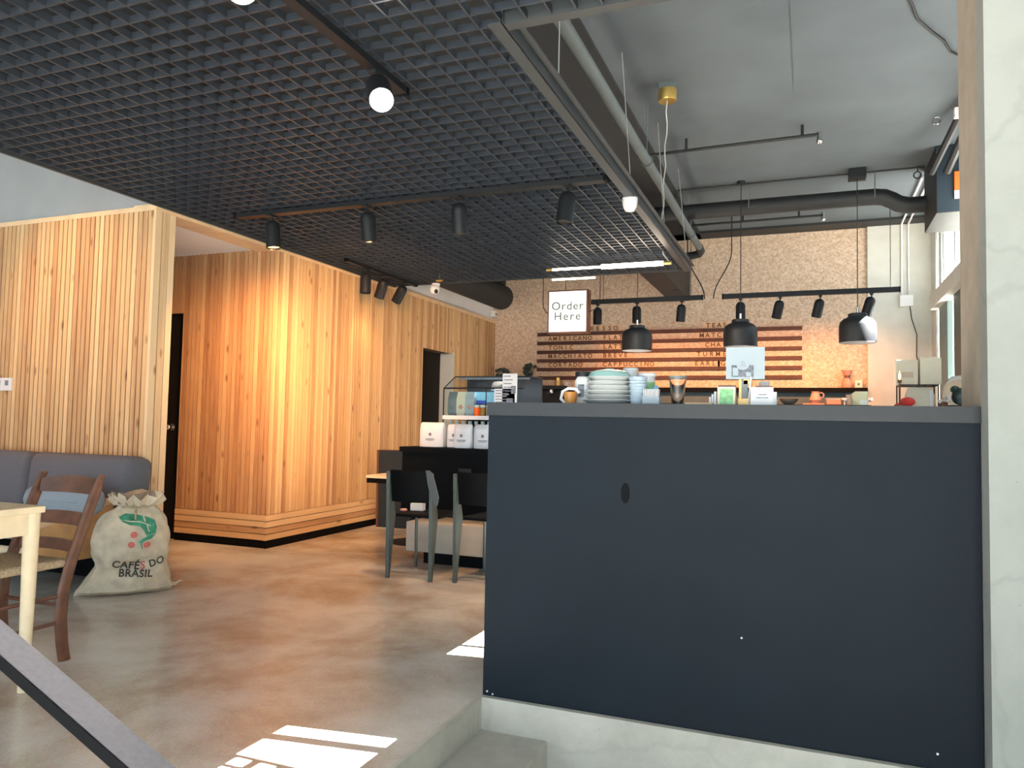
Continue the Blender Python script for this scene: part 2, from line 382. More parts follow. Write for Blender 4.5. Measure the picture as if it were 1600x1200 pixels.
# long wall on the left, running away from the viewer
w = MB(); w.box(-4.60, XW-.018, 5.375, 8.11, 0, ZT-.02); w.box(-4.60, XW-.018, 8.95, YB, 0, ZT-.02); w.box(-4.60, XW-.018, 8.11, 8.95, 2.03, ZT-.02)
wl = struct(w.build('wall_left', 'batten_gap'))
s_ = MB(); battens(s_, 1, 5.357, 8.11, XW-.018, .29, ZT-.035, origin=5.357); battens(s_, 1, 8.95, YB, XW-.018, .29, ZT-.035, origin=5.357); battens(s_, 1, 8.11, 8.95, XW-.018, 2.03, ZT-.035, origin=5.357)
s_.build('batten_cladding', 'slat_y', wl)
s_ = MB()
for k in range(4): s_.box(XW-.018, XW+.004, 5.340, 8.09, .067+k*.0555+.003, .067+(k+1)*.0555-.003)
s_.build('base_boards', 'slat_z', wl)
s_ = MB(); s_.box(XW-.01, XW+.0, 5.350, 8.11, 0, .067); s_.build('kick_strip', 'blacks', wl)
s_ = MB(); s_.box(-4.60, XW+.008, 4.03, YB, ZT-.035, ZT+.012); s_.build('top_rail', 'trimwood', wl)

# recess wall with the first door
w = MB(); w.box(-5.43, XW-.018, 5.375, 5.6, 0, 2.635); w.box(-7, -5.43, 5.375, 5.6, 2.095, 2.635)
wr = struct(w.build('wall_recess', 'batten_gap'))
s_ = MB(); battens(s_, 0, -5.43, XW, 5.375, .29, 2.635, origin=-7); battens(s_, 0, -7, -5.43, 5.375, 2.095, 2.635, origin=-7)
s_.build('batten_cladding', 'slat_x2', wr)
s_ = MB()
for k in range(4): s_.box(-5.43, XW-.004, 5.353, 5.375, .067+k*.0555+.003, .067+(k+1)*.0555-.003)
s_.build('base_boards', 'slat_z', wr)
s_ = MB(); s_.box(-5.43, XW-.01, 5.360, 5.375, 0, .067); s_.build('kick_strip', 'blacks', wr)
d1 = MB(); d1.box(-6.35, -5.43, 5.40, 5.46, 0, 2.095)
d1 = struct(d1.build('door_1', 'door'))
MB().cyl((-5.545, 5.40, 1.03), (-5.545, 5.36, 1.03), .012).sphere((-5.545, 5.345, 1.03), .03).cyl((-5.545, 5.40, 1.03), (-5.545, 5.392, 1.03), .032).build('door_knob', 'steel', d1, True)['label'] = 'round steel door knob'
# second door in the long wall
d2 = MB(); d2.box(-4.62, -4.56, 8.11, 8.95, 0, 2.03); d2 = struct(d2.build('door_2', 'door'))
MB().box(-4.60, XW+.006, 8.905, 8.955, 0, 2.05).build('door_jamb', 'winframe', d2)
MB().box(-4.60, XW+.0, 8.105, 8.115, 0, 2.03).build('door_jamb', 'blacks', d2)

# left wall facing the viewer (behind the bench)
w = MB(); w.box(-7, XW-.018, 4.048, 4.22, 0, ZT-.02); wf = struct(w.build('wall_bench', 'batten_gap'))
s_ = MB(); battens(s_, 0, -7, XW-.018, 4.048, .0, ZT-.035, origin=-7); s_.build('batten_cladding', 'slat_x', wf)
s_ = MB()
for k in range(3): s_.box(XW-.03, XW+.004, 4.032+k*.0635, 4.032+k*.0635+.055, 0, ZT-.035)
s_.build('end_battens', 'slat_end_lit', wf)
s_ = MB(); s_.box(-7, XW+.0, 4.026, 4.06, ZT-.035, ZT); s_.build('top_rail', 'trimwood', wf)

# back wall: strand board + pale right end
struct(MB().box(-4.6, .668, YB, YB+.2, 0, ZC).build('wall_back', 'cork'))
struct(MB().box(.668, 1.6, YB-.05, YB+.2, 0, ZC).build('wall_back_right', 'pil'))

# right wall with its windows (opening A far, B for the sun, C with an added lattice shaping the sun patches)
w = MB(); x0, x1 = 1.37, 1.392
w.box(x0, x1, 9.95, YB-.05, 0, ZC); w.box(x0, x1, 6.6, 7.0, 0, ZC)
w.box(x0, x1, 7.0, 9.95, 0, 1.40); w.box(x0, x1, 7.0, 9.95, 3.48, ZC)
w.box(x0, x1, 3.79, 6.6, 0, 2.4); w.box(x0, x1, 3.79, 6.6, 3.11, ZC)
w.box(x0, x1, 2.87, 3.79, 0, ZC)
w.box(x0, x1, -4, 2.2, 3.3, ZC); w.box(x0, x1, 2.2, 2.87, 3.22, ZC); w.box(x0, x1, 2.2, 2.87, -.5, 2.77)
w.box(x0, x1, -.6, 2.2, -.5, 3.3); w.box(x0, x1, -4, -3.7, -.5, 3.3)
struct(w.build('wall_right', 'pil'))
def window(name, y0, y1, z0, z1, bars_y=(), bars_z=(), m='winframe', bw=.03, dx=(1.40, 1.46)):
    f = MB(); f.box(*dx, y0, y0+bw, z0, z1); f.box(*dx, y1-bw, y1, z0, z1); f.box(*dx, y0, y1, z0, z0+bw); f.box(*dx, y0, y1, z1-bw, z1)
    for t in bars_y: f.box(*dx, t-bw/2, t+bw/2, z0, z1)
    for t in bars_z: f.box(*dx, y0, y1, t-bw/2, t+bw/2)
    o = struct(f.build(name, m)); return o
w1 = window('window_1', 7.0, 9.95, 1.40, 3.48, (8.9, 9.6), (), bw=.07)
MB().box(1.30, 1.50, 7.0, 9.95, 2.55, 2.72, bev=.01).build('transom', 'pil', w1)
MB().box(1.38, 1.43, 9.24, 9.80, 1.47, 2.55).build('sash', 'sashgreen', w1)
MB().box(1.38, 1.43, 7.07, 8.86, 1.47, 2.55).build('sash', 'wingreen', w1)
MB().box(1.38, 1.43, 9.62, 9.80, 2.72, 3.41).build('sash', 'winframe', w1)
MB().box(1.28, 1.60, 7.0, 9.95, 1.36, 1.40).build('window_sill', 'pil', w1)
w2 = window('window_2', 3.79, 6.6, 2.4, 3.11, (3.98,), (), bw=.03, dx=(1.37, 1.40))
f = MB(); dx = (1.37, 1.39)
f.prism([(2.20, 3.22), (2.34, 3.22), (2.27, 2.72), (2.20, 2.72)], 0, *dx)  # solid part of the lattice towards the viewer
for t0, t1 in ((2.692, 2.742), (2.82, 2.88)): f.box(*dx, t0, t1, 2.72, 3.22)
for t0 in (2.55, 2.48, 2.41, 2.34): f.prism([(t0+.010, 3.22), (t0-.064, 2.72), (t0-.086, 2.72), (t0-.012, 3.22)], 0, *dx)
for k in range(6): f.box(*dx, 2.34-(k*.1)*.147-.05, 2.55-(k*.1)*.147, 3.22-k*.1-.020, 3.22-k*.1)
w3 = struct(f.build('added_sun_lattice', 'winframe'))  # unseen lattice added to shape the sun patches on the floor
# storefront glazing behind the viewer
f = MB()
for x in (-7, -5, -3, -1, 1.3): f.box(x, x+.08, -4.05, -3.97, -.5, ZC)
f.box(-7, 1.6, -4.05, -3.97, 2.7, 2.8); f.box(-7, 1.6, -4.05, -3.97, ZC-.1, ZC); f.box(-7, 1.6, -4.05, -3.97, -.5, -.4)
struct(f.build('window_4', 'wingreen'))
# pavement outside
struct(MB().box(-30, 30, -30, 30, -.75, -.64).build('ground', 'ground'))

# concrete column at the right and the painted stub behind it
col = struct(MB().box(.532, .80, 2.813, 2.925, -.5, ZC).build('wall_column', 'conc'))
stub = struct(MB().box(.534, .80, 2.925, 3.28, 0, ZC).build('wall_stub', 'tan'))

# ================================================================== CEILING GRID
g = thing('ceiling_grid', 'large charcoal open-cell louvre ceiling hanging over the room at left', 'ceiling grid', (0, 0, 0))
P_ = .098; z0, z1, t = ZT, ZT+.032, .0085
def lattice(x0, x1, y0, y1, ox=-1.09, oy=2.585):
    m = MB()
    k = math.ceil((x0-ox)/P_)
    while ox+k*P_ <= x1+.001: m.box(ox+k*P_-t/2, ox+k*P_+t/2, y0, y1, z0, z1); k += 1
    k = math.ceil((y0-oy)/P_)
    while oy+k*P_ <= y1+.001: m.box(x0, x1, oy+k*P_-t/2, oy+k*P_+t/2, z0+.001, z1-.001); k += 1
    return m
lattice(-4.36, -1.09, 2.585, 7.36).build('louvre_panel', 'grid', g)
lattice(-4.36, .27, .9, 2.575).build('louvre_panel', 'grid', g)
m = MB(); m.box(-1.145, -1.085, 2.56, 7.42, ZT-.005, ZT+.002); m.box(-1.09, -1.082, 2.56, 7.42, ZT-.005, ZT+.052); m.box(-1.11, -1.05, 2.56, 7.42, ZT+.048, ZT+.056)
m.build('edge_fascia', 'fascia', g)['label'] = 'grey steel edge angle'
m = MB(); m.box(-1.09, .28, 2.575, 2.625, ZT-.004, ZT+.055); m.box(.25, .28, .9, 2.58, ZT-.004, ZT+.055); m.build('cross_bar', 'fascia', g)
m = MB(); m.box(-4.36, -1.09, 7.35, 7.37, ZT-.004, ZT+.055); m.build('end_fascia', 'fascia', g)
m = MB(); m.box(-4.375, -4.355, .9, 7.37, ZT-.012, ZT+.05); m.build('wall_angle', 'fascia', g)
for (a, bb) in (((-1.07, 3.2), (-1.07, 3.2)), ((-1.07, 4.69), (-1.211, 4.997)), ((-1.07, 5.9), (-1.204, 6.286)), ((-1.07, 7.05), (-1.226, 7.495))):
    MB().tube([(a[0], a[1], ZT+.05), (bb[0], bb[1], ZC)], .003, 6).build('hanger_wire', 'wire', g)

MB().box(-4.425, -4.372, .9, 4.20, 2.705, ZC-.04).build('added_dark_screen', 'ceildark', g)  # added dark screen keeping the lit wall out of the louvre cells
# black track lights
def spot_fixture(name, label, loc, tilt=0, az=0, lens='lens_off', group=None, power=0, col=(1, .55, .25), aim=None, size=75):
    root = thing(name, label, 'spotlight', loc, 0, group)
    MB().box(-.018, .018, -.045, .045, -.016, 0, bev=.003).cyl((0, 0, -.016), (0, 0, -.05), .007).build('stem', 'black', root)
    r = .053
    prof = [(0.004, .0), (.022, -.003), (.040, -.014), (.050, -.032), (r, -.055), (r, -.205), (r-.004, -.207), (r-.006, -.200), (r-.006, -.150), (0.003, -.150)]
    rot = Matrix.Rotation(az, 4, 'Z') @ Matrix.Rotation(tilt, 4, 'Y')
    body = MB().lathe(prof, n=32, cap=False).build('lamp_body', 'black', root, True)
    body.location = (0, 0, -.042); body.rotation_euler = rot.to_euler()
    lens_o = MB().lathe([(.0005, -.192), (.0465, -.192), (.0465, -.188), (.0005, -.188)], n=24).build('lens', lens, body, True)
    if power:
        ld = bpy.data.lights.new('lamp_light', 'SPOT'); ld.energy = power; ld.color = col; ld.spot_size = R(size); ld.spot_blend = 1; ld.shadow_soft_size = .035
        lo = bpy.data.objects.new('lamp_light', ld); C.objects.link(lo); lo.parent = root
        dvec = rot @ Vector((0, 0, -1)) if aim is None else (Vector(aim)-Vector(loc))
        lo.location = Vector((0, 0, -.042)) + (rot @ Vector((0, 0, -.235)))
        lo.rotation_euler = dvec.to_track_quat('-Z', 'Y').to_euler()
    return root

def track(name, label, p0, p1, w=.036, h=.035):
    p0, p1 = Vector(p0), Vector(p1)
    r_ = thing(name, label, 'lighting track', p0); d = p1-p0
    a = math.atan2(d.y, d.x); Lg = d.length
    MB().box(0, Lg, -w/2, w/2, -h, 0, T=Matrix.Rotation(a, 4, 'Z')).build('channel', 'black', r_)
    MB().box(-.02, 0, -w/2, w/2, -h, 0, T=Matrix.Rotation(a, 4, 'Z')).build('end_cap', 'blacks', r_)
    MB().box(Lg, Lg+.02, -w/2-.002, w/2+.002, -h-.002, 0, T=Matrix.Rotation(a, 4, 'Z')).build('end_cap', 'blacks', r_)
    return r_
track('lighting_track', 'black track crossing the louvre ceiling from side to side with four spotlights', (-3.98, 4.42, ZT-.001), (-1.17, 4.42, ZT-.001), w=.07, h=.03)
track('lighting_track', 'black track near the top edge running away under the louvre ceiling', (-1.73, .95, ZT-.001), (-1.73, 2.93, ZT-.001), w=.05, h=.03)
track('lighting_track', 'black track beside the timber wall with three close spotlights', (-4.06, 5.95, ZT-.001), (-4.06, 7.28, ZT-.001), h=.03)
GS = 'spotlights on the track crossing the louvre ceiling'
WARM = (1, .50, .20)
spot_fixture('track_spotlight', 'leftmost spotlight on the cross track with a glowing amber mouth', (-3.67, 4.42, ZT-.03), R(6), R(180), 'lens_warm', GS, 150, WARM, (-5.0, 5.35, 1.35), 95)
spot_fixture('track_spotlight', 'dark-mouthed black spotlight second from left on the cross track with an added light', (-2.86, 4.42, ZT-.03), R(-8), R(70), 'lens_off', GS, 210, WARM, (-4.38, 6.7, 1.5), 85)  # unlit fixture given an added warm light for the timber wall glow
spot_fixture('track_spotlight', 'spotlight with bright orange mouth at the middle of the louvre ceiling', (-2.156, 4.42, ZT-.03), R(10), R(-90), 'lens_warm', GS, 60, WARM, None, 80)
spot_fixture('track_spotlight', 'rightmost spotlight on the cross track, pale grey from daylight', (-1.402, 4.42, ZT-.03), R(8), R(60), 'lens_off', GS)
GF = 'three close spotlights beside the timber wall'
spot_fixture('track_spotlight', 'upright spotlight nearest of the close trio beside the timber wall', (-4.05, 6.27, ZT-.03), R(0), 0, 'lens_off', GF)
spot_fixture('track_spotlight', 'tilted middle spotlight of the close trio with a lit rim', (-4.05, 6.62, ZT-.03), R(28), R(-25), 'lens_warm', GF, 12, WARM, (-4.3, 6.9, .8), 110)
spot_fixture('track_spotlight', 'farthest and most tilted spotlight of the close trio', (-4.05, 7.02, ZT-.03), R(40), R(-20), 'lens_off', GF)
spot_fixture('track_spotlight', 'dazzling white spotlight facing the viewer under the louvre ceiling', (-1.73, 2.72, ZT-.03), R(48), R(130), 'lens_white', None, 40, (1, .9, .8), None, 110)
spot_fixture('ceiling_spotlight', 'black spotlight outside the left edge lighting the batten wall behind the bench', (-5.3, 2.5, 3.70), R(20), R(-90), 'lens_warm', None, 120, (1, .42, .14), (-5.1, 4.03, 1.7), 60)
spot_fixture('track_spotlight', 'glowing spotlight cut off by the top edge of the picture', (-1.73, 1.86, ZT-.03), R(48), R(140), 'lens_white', None, 30, (1, .9, .8), None, 110)

# suspended rails in front of the menu wall
def hung_track(label, x0, x1, y, z, wires, loop_x, loopdir):
    r_ = thing('suspended_track', label, 'lighting track', (x0, y, z))
    MB().box(0, x1-x0, -.022, .022, 0, .055, bev=.002).build('channel', 'black', r_)
    MB().box(x1-x0, x1-x0+.012, -.023, .023, -.002, .057).build('end_cap', 'blacks', r_)
    MB().box(-.012, 0, -.023, .023, -.002, .057).build('end_cap', 'blacks', r_)
    for wx in wires: MB().tube([(wx-x0, 0, .05), (wx-x0, 0, ZC-z)], .004, 6).build('hanger_wire', 'cable', r_)
    lx = loop_x-x0; pts = [(lx+loopdir*.14, 0, ZC-z), (lx+loopdir*.14, 0, .55)]
    for k in range(9):
        u = k/8; pts.append((lx+loopdir*.14*(1-u)**.6 if False else lx+loopdir*(.14-.20*(1-math.cos(u*PI))/2), 0, .55-.54*u))
    MB().tube(pts, .007, 6).build('power_cable', 'cable', r_)
    return r_
hung_track('left hanging black rail with three spotlights in front of the menu wall', -2.525, -1.17, 8.9, 2.61, (-2.35, -1.30), -1.2, -1)
hung_track('right hanging black rail with four spotlights reaching the pale wall', -.931, .883, 8.9, 2.61, (-.74, .80), -.98, 1)
GR = 'spotlights on the hanging rails before the menu wall'
RL = [(-2.42, 0, 0, 'straight spotlight on the left hanging rail just right of the lit sign'), (-1.935, 0, 0, 'spotlight on the left hanging rail directly above the left pendant lamp'),
      (-1.402, 8, -50, 'slightly tilted spotlight near the right end of the left hanging rail'), (-.738, 0, 0, 'spotlight on the right hanging rail directly above the middle pendant lamp'),
      (-.311, 20, -50, 'tilted spotlight second from left on the right hanging rail'), (.107, 20, -50, 'tilted spotlight second from right on the right hanging rail'),
      (.617, 24, -50, 'spotlight at the far right of the right hanging rail above the right pendant')]
for i, (x, tl, az, lb) in enumerate(RL):
    spot_fixture('rail_spotlight', lb, (x, 8.9, 2.61), R(tl), R(az), 'lens_off', GR, 40, (1, .40, .15), (x+(0.1 if i < 3 else .05), YB, 1.75), 85)

# pendants
def pendant(label, x, y, zb, canopy=False, cable_mat='wire'):
    r_ = thing('pendant_lamp', label, 'pendant lamp', (x, y, zb), 0, 'three black bell pendants over the bar')
    prof = [(.166, 0), (.170, .012), (.171, .10), (.170, .165), (.160, .205), (.132, .235), (.098, .250), (.088, .256), (.088, .282), (.080, .288), (.004, .288)]
    MB().lathe(prof, n=40, cap=False).build('shade', 'shade', r_, True)
    inn = [(.167, .001), (.163, .012), (.160, .10), (.155, .16), (.140, .20), (.115, .228), (.003, .235)]
    MB().lathe(inn, n=40, cap=False).build('inner_shade', 'whitep', r_, True)['label'] = 'white enamel inside of the shade'
    MB().cyl((0, 0, .285), (0, 0, .35), .013).build('cord_grip', 'steel', r_, True)
    MB().sphere((0, 0, .13), .045).cyl((0, 0, .17), (0, 0, .23), .02).build('bulb', 'whitep', r_, True)
    MB().tube([(0, 0, .34), (0, 0, ZC-zb)], .0045, 6).build('cable', cable_mat, r_)
    if canopy: MB().box(-.08, .08, -.07, .07, ZC-zb-.10, ZC-zb, bev=.005).build('canopy', 'black', r_)
    else: MB().lathe([(.001, -.03), (.04, -.03), (.045, 0), (.001, 0)], c=(0, 0, ZC-zb), n=20).build('canopy', 'black', r_, True)
    return r_
pendant('left black bell pendant lamp hanging before the word FLAT on the menu', -1.82, 8.4, 1.975, cable_mat='cable')
pendant('middle black bell pendant lamp hanging just above the light blue poster', -.672, 8.1, 1.966, cable_mat='cable')
pendant('right black bell pendant lamp with its side whitened by sunlight', .434, 8.07, 1.985, True, cable_mat='cable')

# linear tube lamp
tl = thing('tube_lamp', 'glowing slim tube lamp hanging level under the louvre ceiling', 'tube lamp', (-2.257, 6.5, 2.545))
MB().cyl((.03, 0, 0), (1.10, 0, 0), .010).build('tube', 'tube', tl, True)
MB().cyl((.52, 0, 0), (1.07, 0, 0), .021).build('diffuser', 'tube', tl, True)
MB().cyl((0, 0, 0), (.06, 0, 0), .014).build('end_fitting', 'brass', tl, True)
MB().cyl((1.07, 0, 0), (1.14, 0, 0), .014).build('end_fitting', 'brass', tl, True)
pts = [(1.13, 0, 0)] ; x_c, y_c = -1.001+2.257, 5.589-6.5
pts = [(1.13, 0, .0), (1.07, 0, .08), (1.06, -.02, .18)] + [(1.06+(x_c-1.06)*u+.008*math.sin(u*25), -.02+(y_c+.02)*u, .18+(ZC-2.545-.12-.18)*u) for u in [i/14 for i in range(1, 15)]]
MB().tube(pts, .0045, 6).build('cord', 'wire', tl)
MB().lathe([(.001, -.13), (.065, -.13), (.068, -.12), (.068, -.045), (.001, -.045)], c=(x_c, y_c, ZC-2.545), n=28).build('canopy', 'brass', tl, True)['label'] = 'brass drum canopy'
MB().box(x_c-.055, x_c+.055, y_c-.055, y_c+.055, ZC-2.545-.045, ZC-2.545).build('mounting_box', 'pipe', tl)
ld = bpy.data.lights.new('tube_light', 'AREA'); ld.energy = 25; ld.color = (1, .75, .5); ld.shape = 'RECTANGLE'; ld.size = .55; ld.size_y = .04
lo = bpy.data.objects.new('tube_light', ld); C.objects.link(lo); lo.parent = tl; lo.location = (.8, 0, -.03)
t2 = thing('tube_lamp', 'thin farther tube lamp seen just under the back edge of the louvre', 'tube lamp', (-2.57, 7.6, 2.675))
MB().cyl((0, 0, 0), (.47, 0, 0), .009).build('tube', 'tube', t2, True)
MB().tube([(.02, 0, 0), (.02, 0, ZC-2.675)], .003, 6).tube([(.45, 0, 0), (.45, 0, ZC-2.675)], .003, 6).build('hanger_wire', 'wire', t2)
t3 = thing('brass_bar', 'tiny brass bar on a wire under the far left of the louvre', 'hanging bar', (-3.59, 6.95, 2.60))
MB().cyl((-.035, 0, 0), (.035, 0, 0), .012).build('bar', 'brass', t3, True)
MB().tube([(0, 0, 0), (0, 0, .3)], .002, 6).build('wire', 'wire', t3)

# Order Here sign
sg = thing('order_sign', 'square illuminated lightbox sign reading Order Here over the counter', 'sign', (-2.605, 7.6, 2.108))
MB().box(-.012, .431, 0, .125, -.012, .451).build('frame', 'brown', sg)
MB().box(.005, .414, -.006, .0, .005, .434).build('face', 'signface', sg)['label'] = 'glowing white sign face'
text_obj('lettering', 'Order', .125, 'signtext', sg, T_((.21, -.0075, .275)) @ FACE, ext=.001, spacing=1.12, bold=.0012)
text_obj('lettering', 'Here', .125, 'signtext', sg, T_((.21, -.0075, .165)) @ FACE, ext=.001, spacing=1.2, bold=.0012)
MB().tube([(.165, .06, .45), (.165, .06, ZC-2.108)], .004, 6).build('hanger_wire', 'cable', sg)
MB().tube([(-.085, .05, ZC-2.108), (-.085, .05, .36), (-.08, .05, .28), (-.05, .05, .225), (-.01, .05, .205)], .005, 6).build('power_cable', 'cable', sg)
MB().tube([(.55, .05, ZC-2.108), (.55, .05, .36), (.54, .05, .29), (.50, .05, .24), (.43, .05, .215)], .005, 6).build('power_cable', 'cable', sg)

# ================================================================== MENU
mn = thing('menu_board', 'wall menu of dark walnut rails holding coffee and tea names', 'menu', (-3.705, YB, 0))
zs = [2.433, 2.302, 2.172, 2.047, 1.921, 1.799]
for z in zs: MB().box(0, 3.61, -.035, -.001, z-.028, z+.022, bev=.003).build('menu_rail', 'menurail', mn)
def word(txt, u0, u1, row, size=.085):
    z = zs[row]+.062
    # each letter sits in its own thin holder; u0,u1 = extent of the word along the rail in metres
    n = len(txt); a, b_ = u0, u1
    MB().box(a-.035, a-.028, -.022, -.006, zs[row]+.02, zs[row]+.11).box(a-.028, b_+.04, -.008, -.001, zs[row]+.02, zs[row]+.108).build('letter_strip', 'tile', mn)
    me_all = bmesh.new()
    for i, ch in enumerate(txt):
        if ch == ' ': continue
        me = text_mesh(ch, size, ext=.001, bold=.0018); me.transform(T_((a+(b_-a)*(i+.5)/n, -.010, z)) @ FACE); me_all.from_mesh(me); bpy.data.meshes.remove(me)
    me = bpy.data.meshes.new('menu_word'); me_all.to_mesh(me); me_all.free(); me.materials.append(M['letters'])
    o = bpy.data.objects.new('menu_word', me); C.objects.link(o); o.parent = mn; return o
word('ESPRESSO', 0.511, 1.206, 0); word('AMERICANO', 0.154, 0.827, 1); word('FLAT', 0.968, 1.272, 1); word('TONIC', 0.156, 0.554, 2); word('LATTE', 0.969, 1.355, 2)
word('MACCHIATO', 0.159, 0.831, 3); word('BREVE', 0.971, 1.347, 3); word('CORTADO', 0.161, 0.691, 4); word('CAPPUCCINO', 0.973, 1.715, 4)
word('TEAS', 2.392, 2.684, 0); word('MATCHA', 2.309, 2.767, 1); word('CHAI', 2.385, 2.677, 2); word('TURMERIC', 2.268, 2.938, 3); word('EARL', 2.243, 2.546, 4); word('GREY', 2.587, 2.915, 4)

# ================================================================== PIPES, DUCTS, CEILING BITS
def tubeobj(name, label, cat, path, r, m, n=20, group=None):
    return tag(MB().tube(path, r, n).build(name, m, None, True), label, cat, group)
pp = thing('ceiling_pipe', 'thick pale grey pipe running above the louvre edge to the back', 'pipe', (-1.216, 2.3, 3.25))
MB().tube([(0, 0, 0), (0, 6.72, 0)], .039, 20).build('pipe_run', 'pipe', pp, True)
MB().tube([(0, 6.68, 0), (0, 6.84, -.01), (-.03, 6.90, -.03), (-.12, 6.92, -.04), (-.25, 6.92, -.04)], .046, 20).build('elbow', 'duct', pp, True)['label'] = 'dark elbow at the far end of the pipe'
for y in (1.2, 3.6, 6.0): MB().torus((0, y, 0), .045, .006).cyl((0, y, .039), (0, y, ZC-3.25), .005).build('pipe_hanger', 'pipe', pp, True)
dd = thing('air_duct', 'long dark round duct stepping down before it meets the black box', 'duct', (-1.6, 8.26, 3.475))
path = [(0, 0, 0), (2.20, 0, 0), (2.29, 0, -.012), (2.36, 0, -.05), (2.42, 0, -.09), (2.50, 0, -.112), (2.652, 0, -.115)]
MB().tube(path, .082, 24).build('duct_tube', 'duct', dd, True)
for x in (1.0, 2.2): MB().tube([(x, -.09, -.03), (x, -.09, .27)], .006, 6).build('strap', 'pipe', dd)
bx = thing('black_box', 'tall black box unit hanging from ceiling beside the column', 'heater unit', (1.056, 7.6, 3.093))
MB().box(0, .30, 0, .75, 0, ZC-3.095, bev=.004).build('casing', 'duct', bx)
MB().box(.005, .29, -.006, 0, .005, ZC-3.1).build('front_plate', 'boardbl', bx)['label'] = 'slate blue front face'
og = thing('orange_tag', 'small orange tag hanging on the black box beside the column', 'tag', (1.235, 7.58, 3.28))
MB().box(-.04, .06, -.012, 0, 0, .17, bev=.004).build('tag_body', 'orange', og); MB().box(-.04, .06, -.014, 0, -.075, -.003).build('tag_label', 'white', og)
# ducts seen past the louvre
dl = thing('air_duct', 'dark round duct end above the timber wall left of the menu', 'duct', (-3.80, 7.2, 2.80))
MB().tube([(-.02, .19, .0), (-.02, 2.0, .0)], .165, 28).build('duct_tube', 'duct', dl, True)
MB().sphere((-.02, 2.0, 0), .165, (1, .45, 1), 24).build('end_cap', 'duct', dl, True)
MB().box(-.05, .12, 1.62, 1.80, .12, .20).tube([(.02, 1.9, .16), (.02, 1.9, .87)], .008, 8).build('bracket', 'black', dl)
dm = thing('air_duct', 'grey square duct dropping behind the louvre corner to menu wall', 'duct', (-1.79, 8.6, 2.84))
MB().box(0, .27, -1.1, YB-8.6-.002, 0, .4, bev=.01).build('duct_casing', 'duct', dm)
MB().cyl((.22, .9, -.006), (.22, .9, .02), .05).build('port', 'black', dm, True)
for nm, lb, (x0, y0, z0_), (x1, y1, z1_), dr in (('sprinkler_pipe', 'thin grey sprinkler pipe with nozzle crossing the open ceiling', (-1.48, 6.735, 3.6), (.072, 6.69, 3.6), (.45, 1.42)), ('sprinkler_pipe', 'lower thin sprinkler pipe near the back of the open ceiling', (-1.5, 9.3, 3.6), (.14, 9.28, 3.6), (.75, 1.38))):
    sp = thing(nm, lb, 'pipe', (x0, y0, z0_))
    MB().cyl((0, 0, 0), (x1-x0, y1-y0, 0), .014).build('pipe_run', 'duct', sp, True)
    MB().cyl((x1-x0, 0, -.04), (x1-x0, 0, .04), .022).sphere((x1-x0, 0, -.04), .026).build('nozzle', 'steel', sp, True)
    for dx_ in dr: MB().cyl((dx_, -.01, 0), (dx_, -.01, .11), .012).build('drop_rod', 'duct', sp, True)
cd = thing('ceiling_conduit', 'thin dark conduit on the ceiling above the pendants with a ring hook', 'conduit', (-1.33, 8.12, 3.685))
MB().cyl((0, 0, 0), (2.36, -.02, 0), .010).build('conduit_run', 'duct', cd, True)
MB().torus((2.30, 0, -.07), .032, .006).cyl((2.30, 0, -.035), (2.30, 0, .02), .005).build('ring_hook', 'black', cd, True)
cw = thing('wall_conduit', 'pair of white conduits running down the pale wall to a junction box', 'conduit', (1.05, 10.27, 2.75))
MB().tube([(-.0, -1.85, .93), (.0, -.02, .93), (0, 0, .90), (0, 0, .03)], .012, 8).build('conduit_run', 'white', cw, True)
MB().tube([(.075, -1.85, .93), (.075, -.02, .93), (.075, 0, .90), (.075, 0, .03)], .012, 8).build('conduit_run', 'white', cw, True)
MB().box(-.03, .12, -.05, .02, -.10, .04, bev=.006).build('junction_box', 'white', cw)
MB().tube([(.08, -.03, -.09), (.10, -.02, -.25), (.155, -.02, -.45), (.15, -.02, -.7), (.20, -.02, -1.0), (.235, -.02, -1.13)], .006, 6).build('power_cord', 'cable', cw)
tubeobj('ceiling_cable', 'black cable lying across the pale ceiling beside the column top', 'cable', [(.50, 4.75, 3.69), (.568, 4.94, 3.69), (.62, 5.15, 3.695), (.72, 5.33, 3.69), (.82, 5.5, 3.69), (.88, 5.68, 3.695), (.95, 5.76, 3.69), (1.37, 5.9, 3.69)], .008, 'cable', 8)
tubeobj('ceiling_hook', 'small steel ring hook hanging near the top of the black box', 'hook', [(.957+.03*math.cos(a), 6.84, 3.66+.03*math.sin(a)) for a in [2*PI*i/16 for i in range(17)]], .005, 'steel', 6)
MBm = MB(); MBm.box(1.0, 1.30, 7.0, 7.2, 3.60, 3.66)
lb_ = thing('beam_bracket', 'dark steel bracket with white plate between column and black box', 'bracket', (1.0, 6.55, 3.42))
MB().tube([(.0, .9, -.0), (.12, -.1, .26)], .03, 8).tube([(.12, .9, -.0), (.2, -.1, .26)], .035, 8).build('strut', 'duct', lb_, True)
MB().box(.03, .3, -.08, -.02, .12, .19).build('white_plate', 'white', lb_)
